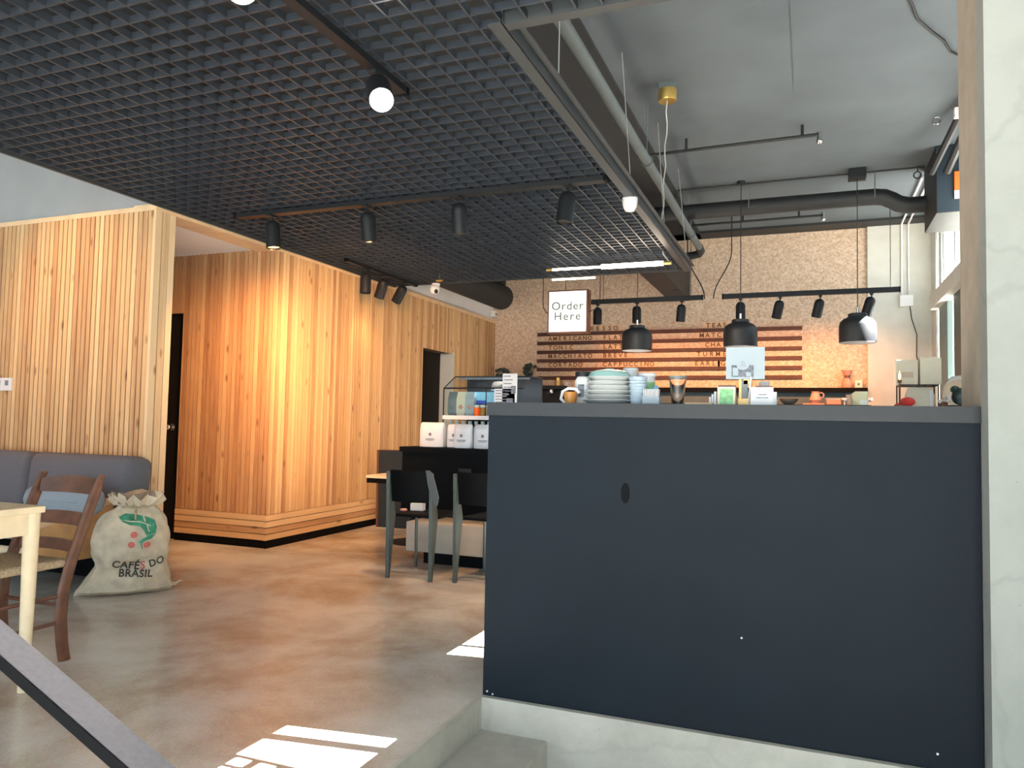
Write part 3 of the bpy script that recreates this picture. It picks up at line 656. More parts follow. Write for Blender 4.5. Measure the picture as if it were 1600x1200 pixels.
# small white devices
mo = thing('motion_sensor', 'small white sensor cup fixed under the louvre edge', 'sensor', (-1.12, 4.90, 2.62))
MB().lathe([(.052, .03), (.050, 0), (.045, -.03), (.032, -.055), (.01, -.062), (.001, -.062)], n=24, cap=False).lathe([(.001, .031), (.052, .03)], n=24, cap=False).build('cup', 'white', mo, True)
MB().cyl((0, 0, .03), (0, 0, .045), .02).build('base', 'white', mo, True)
cv = thing('security_camera', 'white dome camera fixed at the far end of the louvre', 'camera', (-3.82, 7.31, 2.645))
MB().cyl((0, 0, 0), (0, 0, -.03), .045).sphere((.0, -.02, -.07), .055).build('housing', 'white', cv, True)
MB().cyl((.03, -.05, -.09), (.045, -.075, -.105), .02).build('lens', 'black', cv, True)
MBm.bm.free()
ot = thing('alarm_box', 'tiny white box on the upper wall at timber wall end', 'alarm box', (XW-.02, 10.28, 2.70))
MB().box(-.0, .07, -.08, .0, 0, .09, bev=.004).build('case', 'white', ot); MB().box(.071, .075, -.05, -.02, .03, .06).build('port', 'black', ot)
sw = thing('wall_switch', 'white switch plate with two grey rockers on the batten wall', 'switch', (-5.92, 4.03, 1.35))
MB().box(-.07, .125, -.010, 0, -.045, .055, bev=.002).build('plate', 'whitep', sw)
for x in (-.035, .055): MB().box(x, x+.035, -.014, -.01, -.005, .035).build('rocker', 'grey', sw)

# ================================================================== BAR
bp = thing('bar_front', 'big charcoal panel of the bar standing above the concrete steps', 'bar', (-1.264, 2.93, 0))
MB().box(0, 1.794, 0, .05, 0, 1.165).build('panel', 'panel', bp)
MB().box(-.004, 1.794, -.012, .42, 1.162, 1.217).build('ledge', 'panelcap', bp)
MB().box(0.01, 1.76, .05, .41, 0, 1.05).build('carcass', 'blacks', bp)
sc = MB()
sc.loft([[Vector((.59+.018*math.cos(a), y, .865+.040*math.sin(a))) for a in [2*PI*i/20 for i in range(20)]] for y in (-.0015, .001)])
sc.build('scuff_mark', 'blacks', bp)['label'] = 'dark oval scuff'
for (x, z) in ((.02, .02), (.045, .012), (1.03, .36), (1.66, .055)): MB().sphere((x, -.001, z), .004).build('screw_head', 'white', bp)

# order counter
oc = thing('order_counter', 'black order counter carrying white coffee bags and the pastry case', 'counter', (-3.31, 5.77, 0))
MB().box(-.01, 2.4, -.02, .75, .865, .909).build('worktop', 'blacks', oc)
MB().box(0, 2.38, .018, .73, .33, .865).box(.1, 2.38, .1, .7, 0, .33).build('cabinet', 'blacks', oc)
MB().box(.55, .67, .006, .018, .60, .74).build('vent_plate', 'black', oc)
pl = thing('display_plinth', 'low beige plinth box at the foot of the black counter', 'plinth', (-3.0, 5.34, 0))
MB().box(0, 2.2, 0, .40, .10, .33, bev=.003).build('plinth_box', 'plinth', pl); MB().box(.12, 2.2, .08, .39, 0, .10).build('kick_base', 'blacks', pl)
# pastry case
pc = thing('pastry_case', 'glass display case of snacks and bottles on the order counter', 'display case', (-3.03, 6.0, .909))
L_, H1, H2 = .75, .52, .63
fr = MB(); fr.box(0, L_, 0, .52, 0, .03); fr.box(0, L_, .49, .52, .03, H2); fr.box(0, L_, .01, .5, .255, .275)
fr.tube([(0, .004, .03), (0, .004, H1)], .006, 6).tube([(0, .004, H1), (0, .22, H2)], .006, 6).tube([(.41, .004, .03), (.41, .004, H1)], .004, 6).tube([(0, .004, H1), (L_, .004, H1)], .008, 6).box(0, L_, .22, .52, H2, H2+.012)
fr.build('case_frame', 'black', pc)
MB().box(0, L_, -.008, 0, .245, .280).build('shelf_lip', 'whitep', pc); MB().box(0, L_, -.008, .0, .0, .05).build('price_rail', 'white', pc)
MB().box(0, L_, 0, .006, .04, H1-.01).build('front_pane', 'paneglass', pc)
sl = MB(); sl.loft([[Vector((x, .004, H1)), Vector((x, .22, H2)), Vector((x, .225, H2-.004)), Vector((x, .009, H1-.006))] for x in (0, L_)]); sl.build('slanted_pane', 'glass', pc)
MB().box(.03, L_-.03, .24, .27, H2-.02, H2).build('added_light_strip', 'strip', pc)  # added strip and area light brightening the inside of the case
ld = bpy.data.lights.new('added_case_light', 'AREA'); ld.energy = 3.5; ld.color = (.85, .93, 1); ld.shape = 'RECTANGLE'; ld.size = .65; ld.size_y = .05
lo = bpy.data.objects.new('added_case_light', ld); C.objects.link(lo); lo.parent = pc; lo.location = (L_/2, .16, H2-.06)
lo.rotation_euler = (R(20), 0, 0)
def bottle(name, label, x, y, z, r, h, body, cap, group, lab=None):
    o = thing(name, label, 'bottle', (x, y, z), 0, group)
    MB().lathe([(.001, 0), (r*.95, 0), (r, .008), (r, h*.62), (r*.85, h*.72), (r*.5, h*.8), (r*.48, h*.86), (.001, h*.86)], n=18).build('bottle_body', body, o, True)
    MB().lathe([(.001, h*.86), (r*.62, h*.86), (r*.62, h), (.001, h)], n=16).build('bottle_cap', cap, o, True)
    if lab: MB().lathe([(r*1.02, h*.18), (r*1.02, h*.52)], n=18, cap=False).build('bottle_label', lab, o, True)
    return o
GB = 'drink bottles on the lower shelf of the pastry case'
BL = [('cupblue', 'blue', 'blue drink bottle at the left end of the lower case shelf'), ('frost', None, 'clear bottle second from the left on the lower case shelf'), ('frost', 'grey', 'clear bottle with grey label third on the lower case shelf'),
      ('lavender', None, 'lilac bottle at the middle of the lower case shelf'), ('lavender', 'paper', 'lilac bottle with white band on the lower case shelf'), ('frost', 'salmon', 'clear bottle with brown-red label on the lower case shelf'), ('paper', 'lblue', 'white bottle with pale blue band right on the lower case shelf')]
for i, (bm_, lab, lbl) in enumerate(BL): bottle('drink_bottle', lbl, -2.985+i*.062, 6.07, .941, .027, .20, bm_, 'white', GB, lab)
GP = 'snack bags on the upper shelf of the pastry case'
for i, (mt, lbl) in enumerate((('grey', 'grey patterned snack bag at the left end of the upper case shelf'), ('cream', 'cream snack bag second from left on the upper case shelf'), ('paper', 'white snack bag with pink print on the upper case shelf'))):
    o = thing('snack_bag', lbl, 'snack bag', (-2.97+i*.085, 6.08, 1.186), 0, GP)
    MB().loft([[Vector((sx*a*.042, sy*d_*.03, z)) for sx, sy in ((-1, -1), (1, -1), (1, 1), (-1, 1))] for a, d_, z in ((.8, .8, 0), (1, 1, .03), (1, .9, .15), (.95, .3, .20), (.98, .1, .215))]).build('bag_body', mt, o)
    MB().sphere((.0, -.029, .08), .02, (1, .15, 1)).build('bag_print', ('print', 'salmon', 'salmon')[i], o)
for i, (mt, lbl) in enumerate((('orange', 'orange jar with white lid left on upper case shelf'), ('brownglass', 'amber jar with white lid middle of upper case shelf'), ('cream', 'pale jar with white lid right on upper case shelf'), ('salmon', 'pink jar with white lid at the panel edge of the case shelf'))):
    o = thing('small_jar', lbl, 'jar', (-2.735+i*.058, 6.07, 1.186), 0, 'lidded jars on the upper case shelf')
    MB().lathe([(.001, 0), (.024, 0), (.026, .01), (.026, .075), (.001, .078)], n=18).build('jar_body', mt, o, True); MB().lathe([(.001, .078), (.025, .078), (.025, .098), (.001, .1)], n=18).build('jar_lid', 'white', o, True)
for i, (x, m1, lbl) in enumerate(((-2.74, 'blue', 'dark blue and pale blue box above the orange jars in the case'), (-2.60, 'lblue', 'light blue striped box right of the blue box in the case'))):
    o = thing('snack_box', lbl, 'box', (x, 6.16, 1.296), 0, 'blue boxes stacked in the pastry case')
    MB().box(-.06, .075, -.05, .05, 0, .03).build('box_base', m1, o); MB().box(-.06, .075, -.05, .05, .03, .105).build('box_top', 'lblue', o)
cb = thing('white_canister', 'rounded white canister standing in the case beside the leaflets', 'canister', (-2.555, 6.13, 1.418))
MB().lathe([(.001, 0), (.06, 0), (.065, .01), (.06, .055), (.045, .075), (.001, .08)], n=24).build('canister_body', 'white', cb, True); MB().lathe([(.066, .0), (.066, .012)], n=24, cap=False).build('band', 'lblue', cb, True)
for nm, (x, z, w_, h_), lbl in (('leaflet', (-2.46, 1.29, .135, .265), 'tall printed leaflet on the pastry case beside the black clutter'), ('leaflet', (-2.535, 1.22, .19, .205), 'pale blue leaflet overlapping the taller printed one')):
    o = thing(nm, lbl, 'leaflet', (x, 5.985 if 'tall' in lbl else 5.97, z))
    MB().box(0, w_, 0, .003, 0, h_).build('sheet', 'whitep' if 'tall' in lbl else 'paper', o)
    k = MB(); random.seed(3)
    for j in range(6): k.box(.012, w_*random.uniform(.45, .9), -.001, 0, h_*(.9-.12*j), h_*(.9-.12*j)+.008)
    k.box(w_*.6, w_*.92, -.0012, 0, h_*.35, h_*.6); k.build('print', 'print', o)
# coffee bags
def coffee_bag(label, x, y, w_, h_, rz=0):
    o = thing('coffee_bag', label, 'coffee bag', (x, y, .909), rz, 'white coffee bags standing on the order counter')
    rings = []
    for a, d_, z in ((.93, .9, 0), (1, 1, .02), (1.02, 1.02, .10), (1.0, .95, .75), (.97, .75, .90), (.93, .45, .97), (.88, .25, 1.0)):
        rg = []
        for i in range(24):
            t_ = 2*PI*i/24; c_, s2 = math.cos(t_), math.sin(t_); q = 4
            rr = (abs(c_)**q+abs(s2)**q)**(-1/q); wob = .002*math.sin(t_*7+z*9)
            rg.append(Vector((c_*rr*(w_/2*a)+wob, s2*rr*(.05*d_)+wob, z*h_)))
        rings.append(rg)
    MB().loft(rings).build('bag_body', 'bag', o, True)
    MB().loft([[Vector((.014*math.cos(a)+k_*.0, y_, h_*.52+.014*math.sin(a))) for a in [2*PI*i/14 for i in range(14)]] for y_, k_ in ((-.0535, 0), (-.051, 0))]).box(-.045, .045, -.0535, -.051, h_*.32, h_*.32+.006).box(-.035, .035, -.0535, -.051, h_*.27, h_*.27+.005).build('bag_print', 'print', o)
    return o
coffee_bag('leftmost and widest white coffee bag on the order counter', -3.06, 5.87, .235, .215)
coffee_bag('white coffee bag set back second from the left on counter', -2.865, 5.93, .15, .205)
coffee_bag('white coffee bag third from the left on the counter front', -2.745, 5.835, .165, .205)
coffee_bag('rightmost white coffee bag partly hidden by the charcoal bar', -2.555, 5.85, .19, .205)

# low board, small table
lbd = thing('low_partition', 'low ink-blue board with brown edge standing against the timber wall', 'partition', (-4.30, 7.0, 0))
MB().box(.02, .95, 0, .04, 0, .815, T=T_((0, 0, 0), ry=R(-.8))).build('board', 'boardbl', lbd); MB().box(-.0, .022, -.004, .044, 0, .815, T=T_((0, 0, 0), ry=R(-.8))).box(.02, .95, -.002, .042, .812, .818, T=T_((0, 0, 0), ry=R(-.8))).build('edging', 'brown', lbd)
st = thing('wall_table', 'small dark table with pale top beside the black chairs', 'table', (-3.60, 6.2, 0))
MB().box(-.22, .55, -.18, .30, .60, .625).build('table_top', 'pine', st); MB().box(-.215, .545, -.175, .295, .555, .599).build('apron', 'blacks', st)
MB().cyl((.15, .05, .02), (.15, .05, .56), .03).cyl((.15, .05, 0), (.15, .05, .02), .19, n=28).build('pedestal', 'black', st, True)

# black chairs with tapered steel rear legs
def standard_chair(label, x, y, rz):
    r_ = thing('black_chair', label, 'chair', (x, y, 0), rz, 'black chairs with tapered grey legs at the counter')
    # chair faces +Y (back to the viewer)
    s_ = MB(); s_.box(-.19, .19, -.02, .38, .43, .452, bev=.009); s_.build('seat', 'blacks', r_, True)
    back = MB(); rings = []
    for i in range(13):
        u = -1+2*i/12; xx = u*.155; yy = -.10+.03*(1-u*u)*-1
        rings.append([Vector((xx, yy, .55)), Vector((xx, yy-.035, .775)), Vector((xx, yy-.023, .78)), Vector((xx, yy+.014, .55))])
    back.loft(rings); back.build('backrest', 'blacks', r_, True)
    for s in (-1, 1):
        lg = MB(); rings = []
        for z, ya, yb in ((0, -.12, -.098), (.20, -.125, -.072), (.45, -.13, -.035), (.62, -.137, -.085), (.765, -.145, -.128)):
            rings.append([Vector((s*.17-.013, ya, z)), Vector((s*.17+.013, ya, z)), Vector((s*.17+.013, yb, z)), Vector((s*.17-.013, yb, z))])
        lg.loft(rings); lg.build('rear_leg', 'legmetal', r_)
        MB().tube([(s*.165, .32, .43), (s*.175, .35, 0)], .012, 12).build('front_leg', 'legmetal', r_, True)
    MB().tube([(-.165, .345, .415), (.165, .345, .415)], .008, 8).build('cross_bar', 'legmetal', r_, True)
    return r_
standard_chair('left black chair with a white packet on its seat at counter', -2.665, 4.90, R(2))
standard_chair('right black chair half hidden behind the charcoal bar front', -2.15, 4.95, R(-4))
nk = thing('white_packet', 'white paper packet lying on the seat of the left black chair', 'packet', (-2.78, 5.12, .453), R(12))
MB().box(-.05, .05, -.035, .035, 0, .055, bev=.003).build('packet_box', 'white', nk); MB().loft([[Vector((x, -.02, .055)), Vector((x+.02, .02, .056)), Vector((x-.005, .0, .085))] for x in (-.03, .0)]).build('tissue', 'white', nk)
ct = tag(MB().sphere((-2.835, 5.0, .465), .028, (1.1, .7, .45)).build('bun', 'salmon', None, True), 'small brown crumpled wrapper on left corner of black chair seat', 'wrapper')
ct.name = 'crumpled_wrapper'
gc = thing('grey_cloth', 'grey cloth draped over the back of the left black chair', 'cloth', (-2.50, 4.74, 0))
MB().loft([[Vector((x0_, .0+dy, z)), Vector((x0_+w_, .0+dy, z)), Vector((x0_+w_, .012+dy, z)), Vector((x0_, .012+dy, z))] for x0_, w_, z, dy in ((-.02, .03, .785, .0), (-.01, .05, .76, -.01), (0.0, .06, .68, .0), (.02, .06, .6, .01), (.045, .02, .54, .02))]).build('cloth', 'cloth', gc)

# ================================================================== ITEMS ON THE BAR LEDGE
ZL = 1.218
def B(name, label, cat, x, y=3.10, z=ZL, rz=0, group=None): return thing(name, label, cat, (x, y, z), rz, group)
o = B('glass_jar', 'glass jar with flat black lid left of the clear lid stack', 'jar', -.915, 3.15)
MB().lathe([(.001, 0), (.035, 0), (.037, .01), (.037, .10), (.028, .118), (.026, .12)], n=24, cap=False).build('jar_body', 'frost', o, True); MB().lathe([(.001, .12), (.036, .12), (.036, .140), (.004, .142), (.004, .152), (.001, .152)], n=24).build('lid', 'black', o, True)
MB().box(-.012, .014, -.039, -.037, .03, .085).build('jar_print', 'print', o)
o = B('honey_cup', 'small cup with curled white handle and amber contents left of jar', 'cup', -.945, 3.06)
MB().lathe([(.001, 0), (.022, 0), (.028, .035), (.026, .05), (.001, .045)], n=20).build('cup_body', 'brownglass', o, True)
MB().tube([(-.02, 0, 0), (-.042, 0, .02), (-.035, 0, .05), (-.01, 0, .065), (.025, 0, .062), (.038, 0, .045)], .007, 8).build('curled_handle', 'whitep', o, True)
for i in range(7):
    rr = .105-.004*i; o = B('clear_lid', ['bottom clear plastic tray of the stack', 'second tray from the bottom of the clear stack', 'third tray from the bottom of the clear stack', 'middle clear tray of the stack', 'fifth tray up in the clear stack', 'sixth tray up just under the teal lid', 'teal tinted lid on top of the clear tray stack'][i]+' beside the glass jar', 'tray', -.795+.004*(i % 2), 3.13, ZL+i*.0195, 0, 'stacked clear trays on the bar ledge')
    if i < 6: MB().lathe([(.001, .0), (rr*.8, .0), (rr, .015), (rr+.006, .017), (rr+.006, .019), (rr*.98, .019), (rr*.78, .004), (.001, .004)], n=32, cap=False).build('tray_body', 'frost', o, True)
    else: MB().lathe([(.001, .028), (.055, .028), (.08, .02), (.088, .006), (.09, .0), (.086, 0), (.05, .018), (.001, .02)], n=32, cap=False).lathe([(.001, .028), (.015, .028), (.02, .036), (.001, .038)], n=16).build('tray_body', 'teal', o, True)
for i, (x, y, z) in enumerate(((-.80, 3.24, .17), (-.72, 3.22, .135))): pass
o = B('paper_cup', 'white paper cup showing above the teal lid', 'cup', -.735, 3.27); MB().lathe([(.001, 0), (.024, 0), (.032, .155), (.001, .155)], n=24).build('cup_body', 'whitep', o, True); MB().lathe([(.001, .155), (.034, .155), (.034, .163), (.028, .166), (.001, .166)], n=24).build('cup_lid', 'white', o, True)
o = B('cup_stack', 'tall pale blue stack of ribbed plastic cups beside the clear trays', 'cup stack', -.665, 3.10)
MB().lathe([(.001, 0)]+[p for k in range(9) for p in ((.030+k*.0006, k*.0125), (.033+k*.0006, k*.0125+.010))]+[(.036, .115), (.001, .115)], n=28).build('cups', 'cupblue', o, True)
o = B('takeaway_cup', 'green sleeved takeaway cup with white lid behind the blue cup stack', 'cup', -.655, 3.23)
MB().lathe([(.001, 0), (.028, 0), (.036, .125), (.001, .125)], n=24).build('cup_body', 'whitep', o, True); MB().lathe([(.031, .03), (.0355, .10)], n=24, cap=False).build('sleeve', 'green', o, True); MB().lathe([(.001, .125), (.042, .125), (.042, .134), (.036, .140), (.001, .140)], n=24).build('cup_lid', 'white', o, True)
o = B('sugar_holder', 'small ribbed white caddy of sugar packets right of the cups', 'caddy', -.60, 3.06)
k = MB()
for j in range(9): k.box(-.030+j*.007, -.026+j*.007, -.018, .018, .0, .062)
k.build('sugar_packets', 'whitep', o); MB().box(-.034, .034, -.02, .02, 0, .03).build('caddy_body', 'paper', o)
o = B('blue_shaker', 'tiny blue capped shaker standing behind the sugar caddy', 'shaker', -.615, 3.22); MB().lathe([(.001, 0), (.014, 0), (.014, .055), (.001, .055)], n=16).build('shaker_body', 'red', o, True); MB().lathe([(.001, .055), (.015, .055), (.012, .085), (.001, .088)], n=16).build('shaker_cap', 'lblue', o, True)
o = B('pint_glass', 'clear pint glass with dark rim standing alone on the ledge', 'glass', -.505, 3.12)
MB().lathe([(.001, .004), (.022, .004), (.034, .118), (.0355, .118), (.024, 0), (.001, 0)], n=28, cap=False).build('glass_body', 'glass', o, True); MB().lathe([(.036, .108), (.0362, .119), (.033, .119)], n=28, cap=False).build('rim', 'grey', o, True)
o = B('pine_board', 'thin pale wooden board lying flat right of the pint glass', 'board', -.43, 3.12); MB().box(-.04, .07, -.05, .05, 0, .010, bev=.003).build('board', 'trimwood', o)
o = B('green_card_box', 'green fronted card box with dark top left of the wooden stand', 'card box', -.305, 3.08)
MB().box(-.035, .033, -.02, .02, 0, .072).build('box_body', 'cream', o); MB().box(-.026, .024, -.0215, -.02, .004, .064).build('green_face', 'green', o); MB().box(-.033, .033, -.018, .018, .072, .079).build('dark_rim', 'brown', o)
for i in range(3):
    o = B('small_packet', ['nearest pale packet leaning left of the green card box', 'middle pale packet leaning left of the green card box', 'outermost pale packet leaning left of the green card box'][i], 'packet', -.352-i*.012, 3.10+i*.02, group='pale packets beside the green card box'); MB().box(-.004, .004, -.015, .015, 0, .055-i*.01, bev=.001).build('packet_body', 'whitep', o)
o = B('poster_stand', 'light blue poster on a wooden stand below the middle pendant', 'sign', -.235, 3.12)
MB().box(-.028, -.018, -.01, .01, 0, .115).box(.012, .022, -.01, .01, 0, .115).box(-.03, .025, -.02, .02, 0, .028).box(-.01, .012, -.012, .012, .085, .125).build('wooden_stand', 'gold', o)
MB().box(-.016, .006, -.012, -.006, .03, .10).build('filled_slot', 'grey', o)
MB().box(-.077, .070, -.018, -.012, .105, .232).build('poster_sheet', 'paper', o)
k = MB(); k.box(-.055, .028, -.0205, -.018, .114, .160); k.build('poster_photo', 'print', o)['label'] = 'small grey photograph printed on the poster'
MB().loft([[Vector((-.012+.025*math.cos(a), y_, .163+.022*math.sin(a))) for a in [2*PI*i/20 for i in range(20)]] for y_ in (-.0215, -.019)]).box(.0, .018, -.0225, -.0205, .116, .132).box(-.05, -.03, -.0225, -.0205, .118, .150).build('poster_shapes', 'paper', o)
MB().torus((-.012, -.0215, .168), .006, .0008).box(-.024, .0, -.0225, -.0212, .156, .158).build('poster_emblem', 'print', o)
MB().box(.005, .011, -.03, -.012, .0, .115, T=T_(ry=R(6))).build('support_strut', 'whitep', o)
o = B('white_card_box', 'white box with faint grey print right of the wooden stand', 'card box', -.165, 3.06)
MB().box(-.048, .034, -.02, .02, 0, .070).build('box_body', 'white', o); MB().box(.034, .046, -.015, .02, 0, .052).build('side_card', 'whitep', o)
MB().box(-.02, .01, -.0212, -.02, .040, .043).box(-.028, .016, -.0212, -.02, .028, .031).build('box_print', 'print', o); MB().box(-.03, .03, -.016, .016, .070, .076).build('dark_rim', 'brown', o)
o = B('milk_carton', 'narrow white carton standing behind the white card box', 'carton', -.175, 3.25); MB().box(-.02, .02, -.015, .015, 0, .105, bev=.004).build('carton_body', 'whitep', o)
MB().box(-.02, .02, -.016, -.014, .03, .05).build('carton_band', 'print', o)

# ================================================================== BACK BAR
bb = thing('back_bar', 'dark back counter with slate splash panel and ledge under the menu', 'counter', (-4.35, 9.72, 0))
MB().box(0, 5.01, 0, YB-9.72-.001, 0, 1.40).build('cabinet', 'blacks', bb); MB().box(-.0, 5.01, -.03, YB-9.72-.002, 1.40, 1.425).build('worktop', 'blacks', bb)
MB().box(0, 5.01, YB-9.72-.04, YB-9.72-.002, 1.425, 1.60).build('splashback', 'slateb', bb); MB().box(0, 5.01, YB-9.72-.14, YB-9.72-.002, 1.60, 1.655).build('ledge', 'blacks', bb)
ZB = 1.4255
def S(name, label, cat, x, y=9.85, z=ZB, group=None): return thing(name, label, cat, (x, y, z), 0, group)
o = S('espresso_machine', 'dark espresso machine low behind the left end of charcoal bar', 'coffee machine', -3.45, 9.95)
MB().box(-.33, .33, -.15, .15, 0, .06).box(-.30, .30, .02, .15, .06, .20).box(-.33, .33, -.13, .15, .18, .235, bev=.01).build('machine_body', 'black', o); 
for x in (-.15, .12):
    MB().cyl((x, -.07, .13), (x, -.07, .18), .035).build('group_head', 'steel', o, True); MB().tube([(x, -.07, .14), (x, -.2, .12)], .012, 8).build('portafilter', 'brown', o, True)
o = S('brown_canister', 'brown and gold canister left of the glass jar', 'canister', -3.28, 9.9, 1.655+.0); o.location = (-3.36, 10.26, 1.656)
MB().lathe([(.001, 0), (.05, 0), (.05, .10), (.001, .10)], n=20).build('canister_body', 'gold', o, True); MB().lathe([(.001, .1), (.035, .1), (.035, .14), (.001, .14)], n=20).build('canister_lid', 'brass', o, True)
o = S('white_mug', 'small white mug right of the brown canister on the back ledge', 'mug', -3.22); o.location = (-3.23, 10.26, 1.656)
MB().lathe([(.001, 0), (.035, 0), (.04, .08), (.036, .08), (.031, .008), (.001, .008)], n=20, cap=False).build('mug_body', 'white', o, True); MB().torus((.045, 0, .04), .02, .006).build('mug_handle', 'white', o, True)
for i, (x, sc_, lbl) in enumerate(((-3.98, 1, 'black leafy plant silhouette left of the leaflets above the case'), (-3.80, 1.3, 'black leafy plant silhouette right of the leaflets on back ledge'))):
    o = thing('dark_plant', lbl, 'plant', (-4.0 if i == 0 else -3.78, 10.22, 1.656))
    if i == 0: o.location = (-4.22, 10.22, 1.656)
    MB().lathe([(.001, 0), (.04, 0), (.05, .07), (.001, .07)], n=18).build('pot', 'black', o, True)
    k = MB(); random.seed(i+5)
    for j in range(16):
        a = random.uniform(0, 2*PI); h = random.uniform(.08, .2)*sc_; r1 = random.uniform(.03, .10)
        k.sphere((math.cos(a)*r1, math.sin(a)*r1*.5, .07+h), .032, (1, .5, .8), 10); k.tube([(0, 0, .06), (math.cos(a)*r1*.6, math.sin(a)*r1*.3, .07+h*.6), (math.cos(a)*r1, math.sin(a)*r1*.5, .07+h)], .005, 5)
    k.build('foliage', 'wingreen', o, True)
k = S('squeeze_bottle', 'white squeeze bottle with pointed cap right of the white card box', 'bottle', -.58); MB().lathe([(.001, 0), (.045, 0), (.047, .07), (.03, .10), (.014, .11), (.008, .15), (.001, .152)], n=20).build('bottle_body', 'white', k, True)
MB().lathe([(.02, .104), (.022, .112), (.012, .116)], n=16, cap=False).build('collar', 'whitep', k, True)
k = S('blue_cup', 'pale blue tapered cup on the back counter right of squeeze bottle', 'cup', -.44); MB().lathe([(.001, 0), (.03, 0), (.045, .085), (.040, .085), (.026, .006), (.001, .006)], n=20, cap=False).build('cup_body', 'cupblue', k, True); MB().torus((.045, 0, .045), .02, .005).build('cup_handle', 'cupblue', k, True)
k = S('salad_bowl', 'low grey green bowl on the back counter right of the blue cup', 'bowl', -.24); MB().lathe([(.001, 0), (.05, 0), (.10, .05), (.11, .075), (.103, .075), (.05, .01), (.001, .008)], n=24, cap=False).build('bowl_body', 'pipe', k, True); MB().sphere((0, 0, .05), .085, (1, 1, .35)).build('bowl_contents', 'teal', k, True)
k = S('terracotta_jug', 'terracotta jug on its tray in the middle of the back counter', 'jug', .06); MB().lathe([(.001, .02), (.05, .02), (.07, .06), (.05, .12), (.04, .15), (.05, .165), (.001, .16)], n=24).build('jug_body', 'salmon', k, True); MB().torus((.065, 0, .12), .03, .008).build('jug_handle', 'salmon', k, True); MB().box(-.14, .10, -.06, .06, 0, .02).build('tray', 'salmon', k)
k = S('terracotta_dish', 'low terracotta dish right of the terracotta jug', 'dish', .26); MB().box(-.08, .09, -.06, .06, 0, .075, bev=.012).build('dish_body', 'salmon', k); MB().box(-.085, .095, -.065, .065, .07, .08, bev=.003).build('dish_rim', 'whitep', k)
k = S('glass_jar', 'small grey glass jar left of the pale teal carton on the back counter', 'jar', .43, 9.8); MB().lathe([(.001, 0), (.035, 0), (.04, .05), (.03, .10), (.001, .10)], n=20).build('jar_body', 'grey', k, True); MB().lathe([(.001, .10), (.034, .10), (.034, .125), (.001, .125)], n=20).build('lid', 'grey', k, True)
k = S('teal_carton', 'pale teal slanted carton at the right of the back counter', 'carton', .55, 9.95); MB().prism([(-.14, 0), (.09, 0), (.09, .17), (-.05, .17), (-.14, .09)], 1, -.05, .05).build('carton_body', 'teal', k); MB().box(.0, .088, -.052, -.05, .01, .07).build('carton_label', 'lblue', k)
for i, x in enumerate((.38, .655)):
    k = S('white_goblet', ['little white goblet left of the teal carton', 'little white goblet right of the teal carton'][i], 'goblet', x, 9.78, group='little white goblets on the back counter'); MB().lathe([(.001, 0), (.02, 0), (.008, .01), (.008, .04), (.03, .06), (.032, .085), (.001, .08)], n=18).build('goblet_body', 'white', k, True)
k = thing('pour_over_maker', 'brown hourglass coffee maker standing on the ledge at menu right', 'coffee maker', (.43, 10.27, 1.656)); MB().lathe([(.001, 0), (.055, 0), (.065, .04), (.055, .09), (.022, .135), (.03, .15), (.062, .22), (.058, .22), (.02, .15), (.001, .13)], n=24, cap=False).build('carafe', 'salmon', k, True); MB().lathe([(.026, .12), (.034, .125), (.034, .155), (.026, .16)], n=20, cap=False).build('collar', 'brown', k, True)
k = thing('spice_box', 'small pale box right of the hourglass coffee maker', 'box', (.56, 10.27, 1.656)); MB().box(-.045, .045, -.03, .03, 0, .10, bev=.008).build('box_body', 'cream', k); MB().box(-.012, .012, -.031, -.03, .03, .06).build('box_label', 'print', k)

# ================================================================== RIGHT-HAND SIDE SHELF (between bar and window)
sd = thing('side_counter', 'dark side counter with a white top edge below the right window', 'counter', (.36, 4.7, 0))
MB().box(0, .70, 0, .75, 0, 1.22).build('cabinet', 'blacks', sd); MB().box(-.0, .70, -.02, .76, 1.22, 1.27).build('worktop', 'whitep', sd)
ZS = 1.2705
ws = thing('wire_stand', 'black wire stand holding two cream cartons by the right window', 'stand', (.49, 4.95, ZS))
k = MB()
for x, y in ((0, 0), (.20, 0), (0, .16), (.20, .16)): k.tube([(x, y, 0), (x, y, .135)], .004, 6)
for z in (.13,): k.tube([(0, 0, z), (.20, 0, z), (.20, .16, z), (0, .16, z), (0, 0, z)], .004, 6)
for j in range(5): k.tube([(.04*j+.02, 0, .13), (.04*j+.02, .16, .13)], .002, 5)
k.build('wire_frame', 'cable', ws)
k = thing('cream_carton', 'left cream carton with faint print on top of the wire stand', 'carton', (.535, 5.03, ZS+.135), 0, 'cream cartons on the wire stand'); MB().box(-.06, .055, -.05, .05, 0, .145, bev=.002).build('carton_body', 'cream', k); MB().box(-.03, .03, -.052, -.05, .04, .075).build('carton_print', 'printed', k)
k = thing('cream_carton', 'right taller cream carton on top of the wire stand', 'carton', (.655, 5.02, ZS+.135), 0, 'cream cartons on the wire stand'); MB().box(-.055, .055, -.05, .05, 0, .155, bev=.002).build('carton_body', 'cream', k)
MB().box(-.05, .05, -.003, .003, .155, .165).build('carton_seam', 'cream', k)
k = thing('cream_bag', 'cream paper bag under the black wire stand', 'bag', (.60, 5.01, ZS)); MB().loft([[Vector((sx*a, sy*.05*d_, z)) for sx, sy in ((-1, -1), (1, -1), (1, 1), (-1, 1))] for a, d_, z in ((.07, 1, 0), (.072, 1, .07), (.06, .5, .12))]).build('bag_body', 'cream', k); MB().box(.045, .062, -.056, -.052, .0, .10).build('bag_fold', 'white', k)
